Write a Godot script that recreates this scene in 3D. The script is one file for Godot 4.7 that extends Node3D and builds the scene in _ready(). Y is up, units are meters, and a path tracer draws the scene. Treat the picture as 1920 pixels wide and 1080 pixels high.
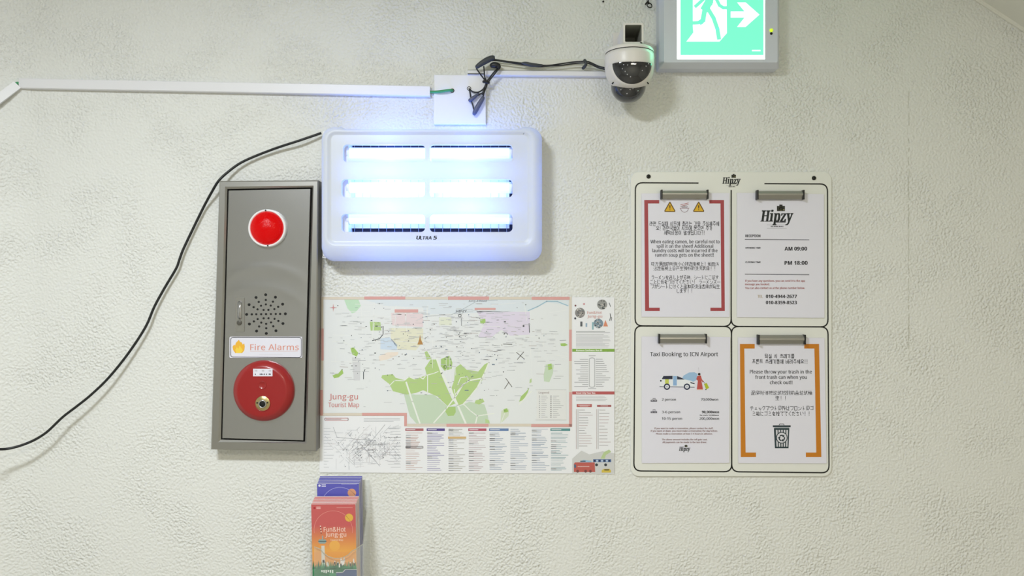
extends Node3D
# A roughcast wall with a bug zapper, a fire alarm box, a map, a notice board, a dome camera and an exit sign.
# The wall is the plane z = 0; 1 photo pixel on it is S metres; the camera stands D metres in front of it.

const S := 0.00127
const D := 1.8
const YC := 1.6

var O := Vector3.ZERO          # base of the thing being built; meshes are stored relative to it
var M := {}
var fonts := {}
var text_cache := {}
var base_cache := {}

# ------------------------------------------------------------------ measuring
func P(px: float, py: float, z := 0.0) -> Vector3:
	var k := S * (D - z) / D
	return Vector3((px - 960.0) * k, YC - (py - 540.0) * k, z)

func flat_z(ring: PackedVector3Array, z: float) -> PackedVector3Array:
	var r := PackedVector3Array()
	for p in ring:
		r.append(Vector3(p.x, p.y, z))
	return r

func rr(x0: float, y0: float, x1: float, y1: float, r: float, zref: float, z: float, n := 6) -> PackedVector3Array:
	var out := PackedVector3Array()
	var c := [Vector2(x1 - r, y1 - r), Vector2(x1 - r, y0 + r), Vector2(x0 + r, y0 + r), Vector2(x0 + r, y1 - r)]
	for k in 4:
		for i in n + 1:
			var a := deg_to_rad(-90.0 + 90.0 * k + 90.0 * i / n)
			var p := P(c[k].x + r * cos(a), c[k].y - r * sin(a), zref)
			out.append(Vector3(p.x, p.y, z))
	return out

func ring4(tl: Vector2, tr: Vector2, br: Vector2, bl: Vector2, zref: float, z: float) -> PackedVector3Array:
	var out := PackedVector3Array()
	for v in [bl, br, tr, tl]:
		var p := P(v.x, v.y, zref)
		out.append(Vector3(p.x, p.y, z))
	return out

func circ(c: Vector3, r: float, z: float, n := 32) -> PackedVector3Array:
	var out := PackedVector3Array()
	for i in n:
		var a := TAU * i / n
		out.append(Vector3(c.x + r * cos(a), c.y + r * sin(a), z))
	return out

# ------------------------------------------------------------------ meshes
class Geo:
	var st := SurfaceTool.new()
	var o := Vector3.ZERO
	func _init(origin: Vector3, smooth := false) -> void:
		o = origin
		st.begin(Mesh.PRIMITIVE_TRIANGLES)
		st.set_smooth_group(0 if smooth else 0xFFFFFFFF)
	func smooth(on: bool) -> void:
		st.set_smooth_group(0 if on else 0xFFFFFFFF)
	func t(a: Vector3, b: Vector3, c: Vector3) -> void:
		st.add_vertex(a - o)
		st.add_vertex(c - o)
		st.add_vertex(b - o)
	func q(a: Vector3, b: Vector3, c: Vector3, d: Vector3) -> void:
		t(a, b, c)
		t(a, c, d)
	func loft(rings: Array, closed := true) -> void:
		for k in rings.size() - 1:
			var r0: PackedVector3Array = rings[k]
			var r1: PackedVector3Array = rings[k + 1]
			var n := r0.size()
			for i in (n if closed else n - 1):
				var j := (i + 1) % n
				q(r0[i], r0[j], r1[j], r1[i])
	func cap(ring: PackedVector3Array, front := true) -> void:
		var c := Vector3.ZERO
		for p in ring:
			c += p / ring.size()
		for i in ring.size():
			var j := (i + 1) % ring.size()
			if front:
				t(c, ring[i], ring[j])
			else:
				t(c, ring[j], ring[i])
	func prism(ring_back: PackedVector3Array, ring_front: PackedVector3Array) -> void:
		loft([ring_back, ring_front])
		cap(ring_front)
		cap(ring_back, false)
	func box(c: Vector3, size: Vector3, basis := Basis()) -> void:
		var h := size / 2.0
		var v := []
		for sz in [-1, 1]:
			for s in [[-1, -1], [1, -1], [1, 1], [-1, 1]]:
				v.append(c + basis * Vector3(h.x * s[0], h.y * s[1], h.z * sz))
		q(v[4], v[5], v[6], v[7])
		q(v[1], v[0], v[3], v[2])
		for i in 4:
			var j := (i + 1) % 4
			q(v[i], v[j], v[4 + j], v[4 + i])
	func tube(pts: Array, radii, n := 10) -> void:
		var rings := []
		var side := Vector3.ZERO
		for i in pts.size():
			var d: Vector3 = (pts[min(i + 1, pts.size() - 1)] - pts[max(i - 1, 0)]).normalized()
			if side == Vector3.ZERO:
				side = d.cross(Vector3(0.3, 0.2, 1)).normalized()
			side = (side - d * side.dot(d)).normalized()
			var up := d.cross(side)
			var r: float = radii[i] if radii is Array else radii
			var ring := PackedVector3Array()
			for k in n:
				var a := TAU * k / n
				ring.append(pts[i] + (side * cos(a) + up * sin(a)) * r)
			rings.append(ring)
		loft(rings)
		cap(rings[0], false)
		cap(rings[rings.size() - 1])
	func lathe(c: Vector3, axis: Vector3, profile: Array, n := 32) -> void:
		# profile: [radius, distance along the axis]; runs from the back to the tip
		var a := axis.normalized()
		var u := a.cross(Vector3(0.12, 0.97, 0.21)).normalized()
		var w := a.cross(u)
		var rings := []
		for p in profile:
			var ring := PackedVector3Array()
			for k in n:
				var g := TAU * k / n
				ring.append(c + a * p[1] + (u * cos(g) + w * sin(g)) * p[0])
			rings.append(ring)
		loft(rings)
	func done() -> ArrayMesh:
		st.generate_normals()
		return st.commit()

# flat print: coloured shapes on a plane, in photo pixels, each layer a hair above the last
class Ink:
	var o := Vector3.ZERO
	var u := Vector3.RIGHT
	var v := Vector3.DOWN
	var n := Vector3.BACK
	var layer := 0.0
	var step := 0.00006
	var vs := PackedVector3Array()
	var cs := PackedColorArray()
	func at(p: Vector2) -> Vector3:
		return o + u * p.x + v * p.y + n * (step * layer)
	func tri(a: Vector2, b: Vector2, c: Vector2, col: Color) -> void:
		if (b - a).cross(c - a) < 0.0:
			var s := b
			b = c
			c = s
		vs.append(at(a))
		vs.append(at(b))
		vs.append(at(c))
		for i in 3:
			cs.append(col)
	func lin(c: String) -> Color:
		return Color(c).srgb_to_linear()
	func poly(pts: Array, col: String) -> void:
		var p := PackedVector2Array()
		for k in pts:
			p.append(k if k is Vector2 else Vector2(k[0], k[1]))
		var ix := Geometry2D.triangulate_polygon(p)
		var c := lin(col)
		for i in range(0, ix.size(), 3):
			tri(p[ix[i]], p[ix[i + 1]], p[ix[i + 2]], c)
	func flat(x0: float, y0: float, x1: float, y1: float, col: String) -> void:
		var c := lin(col)
		tri(Vector2(x0, y0), Vector2(x1, y0), Vector2(x1, y1), c)
		tri(Vector2(x0, y0), Vector2(x1, y1), Vector2(x0, y1), c)
	func blend(x0: float, y0: float, x1: float, y1: float, a: String, b: String) -> void:
		var ca := lin(a)
		var cb := lin(b)
		for s in [[Vector2(x0, y0), Vector2(x1, y0), Vector2(x1, y1), [ca, ca, cb]], [Vector2(x0, y0), Vector2(x1, y1), Vector2(x0, y1), [ca, cb, cb]]]:
			for i in 3:
				vs.append(at(s[i]))
				cs.append(s[3][i])
	func line(pts: Array, w: float, col: String) -> void:
		var c := lin(col)
		var p := []
		for k in pts:
			p.append(k if k is Vector2 else Vector2(k[0], k[1]))
		for i in p.size() - 1:
			var d: Vector2 = (p[i + 1] - p[i]).normalized()
			var s := Vector2(-d.y, d.x) * w / 2.0
			var a: Vector2 = p[i] - d * w * 0.3
			var b: Vector2 = p[i + 1] + d * w * 0.3
			tri(a - s, b - s, b + s, c)
			tri(a - s, b + s, a + s, c)
	func disc(cx: float, cy: float, r: float, col: String, ry := -1.0) -> void:
		var c := lin(col)
		var y := r if ry < 0.0 else ry
		for i in 18:
			var a := TAU * i / 18
			var b := TAU * (i + 1) / 18
			tri(Vector2(cx, cy), Vector2(cx + r * cos(a), cy + y * sin(a)), Vector2(cx + r * cos(b), cy + y * sin(b)), c)
	func ring(cx: float, cy: float, r: float, w: float, col: String, a0 := 0.0, a1 := TAU) -> void:
		var pts := []
		for i in 33:
			var a := a0 + (a1 - a0) * i / 32
			pts.append(Vector2(cx + r * cos(a), cy + r * sin(a)))
		line(pts, w, col)
	func done(origin: Vector3) -> ArrayMesh:
		var arr := []
		arr.resize(Mesh.ARRAY_MAX)
		var moved := PackedVector3Array()
		var ns := PackedVector3Array()
		for p in vs:
			moved.append(p - origin)
			ns.append(n)
		arr[Mesh.ARRAY_VERTEX] = moved
		arr[Mesh.ARRAY_NORMAL] = ns
		arr[Mesh.ARRAY_COLOR] = cs
		var m := ArrayMesh.new()
		m.add_surface_from_arrays(Mesh.PRIMITIVE_TRIANGLES, arr)
		return m

func ink_at(z: float) -> Ink:
	var k := Ink.new()
	k.o = P(0, 0, z)
	k.u = Vector3(S * (D - z) / D, 0, 0)
	k.v = Vector3(0, -S * (D - z) / D, 0)
	return k

func shape_of(s: String, face: String) -> Array:
	var key := face + s
	if not text_cache.has(key):
		if not fonts.has(face):
			var f := SystemFont.new()
			f.font_names = PackedStringArray(["Droid Serif" if face.begins_with("serif") else "Droid Sans Mono" if face.begins_with("mono") else "Droid Sans"])
			f.font_weight = 700 if face.ends_with("bold") else 400
			fonts[face] = f
		var made := []
		for word in ([s] if base_cache.has(face) else ["H", s]):
			var tm := TextMesh.new()
			tm.font = fonts[face]
			tm.font_size = 64
			tm.pixel_size = 1.0 / 64.0
			tm.depth = 0.0
			tm.curve_step = 2.0
			tm.horizontal_alignment = HORIZONTAL_ALIGNMENT_LEFT
			tm.text = word
			var arr := tm.get_mesh_arrays()
			var v: PackedVector3Array = arr[Mesh.ARRAY_VERTEX]
			var ix: PackedInt32Array = arr[Mesh.ARRAY_INDEX]
			var box := AABB(v[0], Vector3.ZERO)
			for p in v:
				box = box.expand(p)
			if word == "H" and not base_cache.has(face):
				base_cache[face] = box
			made = [v, ix, box]
		text_cache[key] = made
	return text_cache[key]

# a line of lettering from x0 to x1 (x1 <= x0: natural width), centred on height y, with capitals cap pixels high
func write(k: Ink, s: String, x0: float, x1: float, y: float, cap: float, col: String, face := "sans", shear := 0.0, heavy := 0.3) -> void:
	var a := shape_of(s, face)
	var base: AABB = base_cache[face]
	var v: PackedVector3Array = a[0]
	var ix: PackedInt32Array = a[1]
	var box: AABB = a[2]
	var sy := cap / base.size.y
	var sx := (x1 - x0) / box.size.x if x1 > x0 else sy
	var c := k.lin(col)
	for i in range(0, ix.size(), 3):
		var p := []
		for j in 3:
			var w: Vector3 = v[ix[i + j]]
			var h := (w.y - base.position.y) * sy
			p.append(Vector2(x0 + (w.x - box.position.x) * sx + shear * h, y + cap / 2.0 - h))
		k.tri(p[0], p[1], p[2], c)
		if heavy > 0.0:
			var d := Vector2(heavy, 0)
			k.layer += 0.4
			k.tri(p[0] + d, p[1] + d, p[2] + d, c)
			k.layer -= 0.4

# ------------------------------------------------------------------ strokes for Korean, Chinese and Japanese
const JAMO_L := ["009089", "004039 509089", "000999", "90000999", "40000949 90505999", "009094040999", "0090990900", "0009 9099 0999 0595", "0009 4049 0949 0545 5059 9099 5999 5595", "5009 5099", "3009 3059 7049 7099", "306093966939060330", "0090 5009 5099", "0040 2009 2049 5090 7059 7099", "3060 0292 5209 5299", "009089 0585", "90000999 0595", "0090 3039 6069 0999", "3060 0292 3554758779392735"]
const JAMO_V := ["3039 3494", "2029 7079 2575", "3039 3393 3696", "2029 7079 2373 2676", "7079 1575", "4049 8089 0545", "7079 1373 1676", "4049 8089 0343 0646", "5056 0696", "", "", "", "3036 6066 0696", "0393 5359", "", "", "", "0393 3339 6369", "0595", "", "5059"]
const JAMO_SPLIT := {9: [8, 0], 10: [8, 1], 11: [8, 20], 14: [13, 4], 15: [13, 5], 16: [13, 20], 19: [18, 20]}
const JAMO_T := [-1, 0, 1, -1, 2, -1, -1, 3, 5, -1, -1, -1, -1, -1, -1, -1, 6, 7, -1, 9, 10, 11, 12, 14, 15, 16, 17, 18]
const GLYPH := {
	"ラ": "2070 13837649", "ー": "0595", "メ": "7019 2268", "ン": "1234 196893", "を": "1282 4016 16455568 8346 46395989", "し": "3037597997",
	"が": "0363675948 3019 7295 8082 9092", "る": "2070 702525658769493637", "シ": "1132 0435 196893", "ト": "3039 3467", "に": "1019 4282 475989",
	"こ": "2181 172989", "ぼ": "1019 4181 4484 616838495978 8090", "す": "0292 505434356557 5739", "と": "3044 8336 3618399989", "気": "3014 2282 2474 04847899 2559 5529",
	"つ": "035171848759", "け": "1019 3383 7078 7849", "て": "019153556979", "く": "702579", "だ": "0262 3019 5484 4757 5989 8090", "さ": "0282 3067 28396979",
	"い": "111748 7195", "ス": "1181 8119 5589", "プ": "0181 8177 7739 8090", "の": "5148291504205080957769", "ま": "1282 1484 505739375689", "チ": "7112 0494 5155 5539",
	"ェ": "3474 5458 2888", "ッ": "2436 4446 846948", "ク": "3014 3181 8149", "ア": "019164 5458 5839", "ウ": "5052 0292 0204 9286 8639", "は": "1019 4383 707738495989",
	"フ": "019177 7739", "ロ": "1181891911", "ゴ": "1181 8188 1888 8090", "ミ": "2072 2474 1889", "！": "3036 3839",
	"吃": "0141 4147 4707 0701 6052 6292 6484 8458 5899", "方": "5052 0292 4219 4474 7479 7959", "便": "2004 1319 3090 4282 8286 8646 4642 4484 6066 6639 5499",
	"面": "0191 4143 0393 0309 9399 0999 3338 6368 3565", "的": "2011 0141 4148 4808 0801 0545 6052 6292 9288 8878 6465", "时": "0141 4147 4707 0701 0444 5393 8089 8969 6566",
	"候": "2004 1319 4047 5181 8183 4494 5464 7459 7499", "小": "5059 5949 2315 7386", "心": "0417 333999 5062 8396", "掉": "1019 0242 0644 7072 7191 5282 5285 8285 5585 4797 7079",
	"在": "0292 4009 2429 4494 6069 3999", "座": "5051 0191 0109 3325 3346 7365 7386 5258 4797 3999", "椅": "2029 0343 2306 2346 4292 7052 7192 4494 8489 8979 5575 5558",
	"上": "4049 4484 0999", "如": "3015 1558 0343 4319 5282 8288 8858 5852", "汤": "1122 0415 0928 4282 8245 4595 9589 7557", "沾": "1122 0415 0928 6064 6292 4585 8589 8949 4945",
	"会": "5004 5094 3464 1686 4629 2979 6687", "产": "5051 0191 3234 7264 0595 1519", "生": "2014 1292 1585 0999 5059", "额": "2021 0252 3315 3345 1646 1949 6090 7062 6292 6267 9297 7475 7599",
	"外": "2005 2242 4229 1325 7079 7396", "洗": "1122 0415 0928 5043 4292 7075 4595 5549 7578 7899", "涤": "1122 0415 0928 5043 5282 8246 4696 7079",
	"费": "0191 0393 4045 6065 1686 1619 8689 4629", "用": "1119 1181 8189 1484 1787 5059", "退": "1021 0414 1417 1709 0999 4080 8085 4383 4585 4048 5568",
	"房": "5051 1191 1109 8183 1484 3696 5539 5678", "请": "1021 0424 2428 4292 4494 7074 5585 5559 8589 5787", "把": "1019 0242 0644 5191 9195 5595 5158 5898 7175",
	"垃": "2028 0343 0848 7071 5292 5467 8467 4999", "圾": "2028 0343 0848 5191 6149 8165 6499", "扔": "1019 0242 0644 5191 9175 9589 8969 6149",
	"到": "0151 3014 1445 0555 3538 0958 7077 9099 9989", "前": "3041 7061 0292 1419 1444 4449 1646 6467 9499", "台": "4025 2585 6086 1686 8689 8919 1916",
	"桶": "2029 0343 2306 2346 5181 5393 5359 9399 5595 5797 7379", "里": "1181 1115 8185 1585 1383 5059 0999", "召": "1181 4119 8174 1585 8589 8919 1915",
	"時": "0141 4147 4707 0701 0444 5292 7174 4494 8489 4696", "付": "2004 1319 4393 7079 7959 5566", "追": "1021 0414 1417 1709 0999 6051 4148 4181 8184 8444 4686 8688 8848",
	"加": "0242 4239 3019 5292 9298 9858 5852", "濯": "1122 0415 0928 4162 7192 5064 4595 4797 4999 6469", "費": "2181 0393 4045 6045 1686 8689 1619 2999",
	"発": "3014 1141 6192 1595 0797 3509 6569 6999", "際": "1019 1141 4134 3424 6052 5292 4495 5686 7679", "箱": "2012 0242 6052 5292 2429 0545 2507 2547 5484 5459 8489 5989 5787",
	"捨": "1019 0242 0644 7044 7094 5585 7378 5989 5759 8789",
}

func strokes(k: Ink, code: String, x: float, y: float, w: float, h: float, thick: float, col: String) -> void:
	for s in code.split(" ", false):
		var pts := []
		for i in range(0, s.length() - 1, 2):
			pts.append(Vector2(x + w * s[i].to_int() / 9.0, y + h * s[i + 1].to_int() / 9.0))
		k.line(pts, thick, col)

func glyph(k: Ink, ch: String, x: float, y: float, w: float, h: float, thick: float, col: String) -> void:
	var n := ch.unicode_at(0)
	if n >= 0xAC00 and n <= 0xD7A3:
		var i := n - 0xAC00
		var l := i / 588
		var v := (i % 588) / 28
		var f: int = JAMO_T[i % 28]
		var hh := h * 0.62 if f >= 0 else h
		if f >= 0:
			strokes(k, JAMO_L[f], x + w * 0.15, y + h * 0.7, w * 0.7, h * 0.3, thick, col)
		if JAMO_SPLIT.has(v):
			strokes(k, JAMO_L[l], x, y, w * 0.55, hh * 0.5, thick, col)
			strokes(k, JAMO_V[JAMO_SPLIT[v][0]], x, y + hh * 0.55, w * 0.6, hh * 0.42, thick, col)
			strokes(k, JAMO_V[JAMO_SPLIT[v][1]], x + w * 0.62, y, w * 0.38, hh, thick, col)
		elif v in [8, 12, 13, 17, 18]:
			strokes(k, JAMO_L[l], x + w * 0.14, y, w * 0.72, hh * 0.48, thick, col)
			strokes(k, JAMO_V[v], x, y + hh * 0.52, w, hh * 0.46, thick, col)
		else:
			strokes(k, JAMO_L[l], x, y + hh * 0.08, w * 0.5, hh * 0.8, thick, col)
			strokes(k, JAMO_V[v], x + w * 0.55, y, w * 0.42, hh, thick, col)
	elif GLYPH.has(ch):
		strokes(k, GLYPH[ch], x, y, w, h, thick, col)
	elif ch == "!":
		strokes(k, "3036 3839", x, y, w, h, thick, col)
	elif ch == ",":
		strokes(k, "2819", x, y, w, h, thick, col)

func write_cjk(k: Ink, s: String, x0: float, x1: float, y: float, h: float, col: String, thick := 0.85) -> void:
	var total := 0.0
	for ch in s:
		total += 0.5 if ch in " !," else 1.0
	var step := (x1 - x0) / total
	var x := x0
	for ch in s:
		glyph(k, ch, x + step * 0.06, y - h / 2.0, step * (0.84 if not ch in "!," else 0.5), h, thick, col)
		x += step * (0.5 if ch in " !," else 1.0)

# ------------------------------------------------------------------ nodes
func mat(called: String, col: String, rough := 0.6, metal := 0.0) -> StandardMaterial3D:
	var m := StandardMaterial3D.new()
	m.resource_name = called
	m.albedo_color = Color(col)
	m.roughness = rough
	m.metallic = metal
	M[called] = m
	return m

func numbered(called: String) -> String:
	if not has_node(NodePath(called)):
		return called
	var i := 1
	while has_node(NodePath("%s_%03d" % [called, i])):
		i += 1
	return "%s_%03d" % [called, i]

func tag(o: Node3D, label: String, category: String, group := "") -> void:
	o.set_meta("label", label)
	o.set_meta("category", category)
	if group:
		o.set_meta("group", group)

func thing(called: String, label: String, category: String, at: Vector3, group := "") -> Node3D:
	var n := Node3D.new()
	n.name = numbered(called)
	add_child(n)
	n.position = at
	O = at
	tag(n, label, category, group)
	return n

func part(parent: Node3D, called: String, mesh, material: Material, label := "") -> MeshInstance3D:
	var n := MeshInstance3D.new()
	n.name = called
	n.mesh = mesh.done() if mesh is Geo else mesh.done(O) if mesh is Ink else mesh
	n.material_override = material
	parent.add_child(n, true)
	if label:
		n.set_meta("label", label)
	return n

func structure(called: String, mesh, material: Material) -> MeshInstance3D:
	O = Vector3.ZERO
	var n := part(self, called, mesh, material)
	n.set_meta("kind", "structure")
	return n

func geo(smooth := false) -> Geo:
	return Geo.new(O, smooth)

# ================================================================== scene
func _ready() -> void:
	camera_and_light()
	materials()
	room()
	zapper()
	fire_box()
	exit_sign()
	dome_camera()
	trunking()
	notice_board()
	map_poster()
	leaflets()
	small_things()

func camera_and_light() -> void:
	var cam := Camera3D.new()
	cam.name = "camera"
	cam.position = Vector3(0, YC, D)
	cam.fov = rad_to_deg(2.0 * atan(540.0 * S / D))
	cam.near = 0.02
	cam.far = 30.0
	add_child(cam)
	cam.current = true
	var env := Environment.new()
	env.background_mode = Environment.BG_COLOR
	env.background_color = Color(0, 0, 0)
	env.tonemap_mode = Environment.TONE_MAPPER_LINEAR
	env.tonemap_exposure = 1.05
	env.sdfgi_enabled = true
	env.ssao_enabled = true
	env.ssil_enabled = true
	var we := WorldEnvironment.new()
	we.name = "environment"
	we.environment = env
	add_child(we)
	# the ceiling light of the room, in front of the wall and to the left
	var al := AreaLight3D.new()
	al.name = "ceiling_panel_light"
	al.position = Vector3(-0.72, 2.555, 1.55)
	al.rotation_degrees = Vector3(-90, 0, 0)
	al.area_size = Vector2(0.36, 0.2)
	al.light_color = Color(0.945, 0.975, 1.0)
	al.light_energy = 3.85
	al.area_range = 8.0
	al.shadow_enabled = true
	add_child(al)
	# a second, warmer one behind the camera to the right
	var bl := AreaLight3D.new()
	bl.name = "rear_panel_light"
	bl.position = Vector3(0.7, 2.555, 2.7)
	bl.rotation_degrees = Vector3(-90, 0, 0)
	bl.area_size = Vector2(0.6, 0.6)
	bl.light_color = Color(1.0, 0.965, 0.88)
	bl.light_energy = 2.4
	bl.area_range = 8.0
	bl.shadow_enabled = true
	add_child(bl)

func materials() -> void:
	var m: StandardMaterial3D
	m = mat("roughcast_paint", "e5e5e1", 0.55)
	m.heightmap_enabled = true
	m.heightmap_texture = stucco()
	m.heightmap_scale = 0.45
	m.uv1_scale = Vector3(1, 1, 1)
	mat("smooth_paint", "e4e3da", 0.6)
	mat("floor_tile", "b9b4a8", 0.4)
	mat("white_plastic", "eeeef0", 0.35)
	mat("trunking_white", "e9e8ec", 0.4)
	mat("plate_white", "ecebee", 0.4)
	m = mat("zapper_plastic", "e9edf2", 0.35)
	m.backlight_enabled = true
	m.backlight = Color(0.68, 0.69, 0.72)
	mat("zapper_dark", "2a2f4a", 0.5, 0.3)
	mat("zapper_reflector", "e8ebf0", 0.3, 0.0)
	mat("wire_steel", "c8ccd6", 0.3, 0.8)
	m = mat("tube_glow", "dfe8ff", 0.4)
	m.emission_enabled = true
	m.emission = Color(0.6, 0.74, 1.0)
	m.emission_energy_multiplier = 1.7
	m = mat("diffuser_glow", "ffffff", 0.5)
	m.emission_enabled = true
	m.emission = Color(1.0, 0.985, 0.95)
	m.emission_energy_multiplier = 2.0
	m = mat("steel", "b6b5b6", 0.24, 0.9)
	mat("steel_frame", "a8a6a2", 0.34, 0.85)
	mat("steel_dark", "6f6d68", 0.4, 0.8)
	mat("gap_black", "121212", 0.8)
	m = mat("red_plastic", "9a1317", 0.35)
	m.clearcoat_enabled = true
	m.clearcoat = 0.35
	m.clearcoat_roughness = 0.15
	m = mat("red_lens", "8c0609", 0.12)
	m.emission_enabled = true
	m.emission = Color(1.0, 0.0, 0.01)
	m.metallic_specular = 0.3
	m.emission_energy_multiplier = 0.42
	m.heightmap_enabled = true
	m.heightmap_texture = facets()
	m.heightmap_scale = 0.05
	m.uv1_triplanar = true
	m.uv1_scale = Vector3(9, 9, 9)
	mat("brass", "b9a878", 0.3, 0.8)
	mat("black_rubber", "17181a", 0.45)
	mat("grey_rubber", "3a3d40", 0.5)
	mat("blue_grey_rubber", "565a72", 0.45)
	mat("green_sheath", "3f9a63", 0.5)
	mat("camera_white", "e6e1dc", 0.35)
	m = mat("smoked_dome", "191a22", 0.06)
	m.clearcoat_enabled = true
	m.clearcoat = 1.0
	m.clearcoat_roughness = 0.02
	mat("bare_metal", "9c9b92", 0.6)
	mat("led_silver", "c8c8d0", 0.2, 0.6)
	mat("board_white", "e8e8e2", 0.3)
	m = mat("laminated_paper", "e6e4f0", 0.35)
	mat("poster_paper", "efeff3", 0.5)
	mat("leaflet_edge", "ecebe6", 0.6)
	m = mat("ink", "ffffff", 0.45)
	m.vertex_color_use_as_albedo = true
	m = mat("acrylic", "f2f6f4", 0.05)
	m.transparency = BaseMaterial3D.TRANSPARENCY_ALPHA
	m.albedo_color = Color(0.95, 0.97, 0.96, 0.12)
	mat("acrylic_edge", "b7b8aa", 0.2)
	m = mat("sign_white_glow", "f4fff8", 0.4)
	m.emission_enabled = true
	m.emission = Color(0.93, 1.0, 0.97)
	m.emission_energy_multiplier = 0.9
	m = mat("sign_green_glow", "30c890", 0.4)
	m.emission_enabled = true
	m.emission = Color(0.55, 0.98, 0.85)
	m.emission_energy_multiplier = 0.7
	mat("sign_housing", "d2d6e0", 0.4)
	m = mat("led_yellow", "c8d838", 0.3)
	m.emission_enabled = true
	m.emission = Color(0.75, 0.85, 0.1)
	m.emission_energy_multiplier = 0.8
	mat("screw_dark", "2b2a26", 0.4, 0.5)

func stucco() -> ImageTexture:
	var n := 2048
	var a := FastNoiseLite.new()
	a.seed = 11
	a.noise_type = FastNoiseLite.TYPE_SIMPLEX_SMOOTH
	a.frequency = 0.16
	a.fractal_type = FastNoiseLite.FRACTAL_FBM
	a.fractal_octaves = 2
	a.domain_warp_enabled = true
	a.domain_warp_amplitude = 4.0
	a.domain_warp_frequency = 0.07
	var b := FastNoiseLite.new()
	b.seed = 5
	b.noise_type = FastNoiseLite.TYPE_CELLULAR
	b.cellular_return_type = FastNoiseLite.RETURN_DISTANCE
	b.frequency = 0.19
	b.domain_warp_enabled = true
	b.domain_warp_amplitude = 4.0
	b.domain_warp_frequency = 0.06
	var c := FastNoiseLite.new()
	c.seed = 29
	c.frequency = 0.006
	var ia := a.get_seamless_image(n, n).get_data()
	var ib := b.get_seamless_image(n, n).get_data()
	var ic := c.get_seamless_image(n, n).get_data()
	var out := PackedByteArray()
	out.resize(n * n)
	for i in n * n:
		var w := clampf((ic[i] - 10) / 170.0, 0.5, 1.0)
		var h := (ia[i] / 255.0 - 0.5) * 1.1 + (0.45 - ib[i] / 255.0) * 0.45
		out[i] = clampi(int(128.0 + h * w * 190.0), 0, 255)
	return ImageTexture.create_from_image(Image.create_from_data(n, n, false, Image.FORMAT_L8, out))

func facets() -> ImageTexture:
	var f := FastNoiseLite.new()
	f.seed = 4
	f.noise_type = FastNoiseLite.TYPE_CELLULAR
	f.cellular_return_type = FastNoiseLite.RETURN_DISTANCE2_SUB
	f.frequency = 0.06
	return ImageTexture.create_from_image(f.get_seamless_image(512, 512))

func uv_wall(x0: float, y0: float, x1: float, y1: float, at: Callable) -> ArrayMesh:
	var st := SurfaceTool.new()
	st.begin(Mesh.PRIMITIVE_TRIANGLES)
	var c := [Vector2(x0, y0), Vector2(x1, y0), Vector2(x1, y1), Vector2(x0, y1)]
	for i in [0, 2, 1, 0, 3, 2]:
		st.set_uv(Vector2(c[i].x / 2.6 + 0.5, -c[i].y / 2.6))
		st.add_vertex(at.call(c[i]))
	st.generate_normals()
	st.generate_tangents()
	return st.commit()

func bend() -> Array:
	var out := [Vector3(-1.13, 0, 0)]
	var p := Vector3(-1.13, 0, 0)
	var a := 0.0
	for i in 10:
		a += deg_to_rad(3.6)
		p += Vector3(-cos(a), 0, sin(a)) * 0.012
		out.append(p)
	out.append(p + Vector3(-cos(a), 0, sin(a)) * ((p.x + 2.62) / cos(a)))
	return out

# the point of the bent wall that is seen at photo column px (level with the camera's foot)
func on_bend(px: float) -> Vector3:
	var path := bend()
	var k := (px - 960.0) * S / D
	for i in path.size() - 1:
		var a: Vector3 = path[i]
		var b: Vector3 = path[i + 1]
		var fa := a.x - k * (D - a.z)
		var fb := b.x - k * (D - b.z)
		if fa * fb <= 0.0:
			return a.lerp(b, fa / (fa - fb))
	return path[1]

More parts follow.
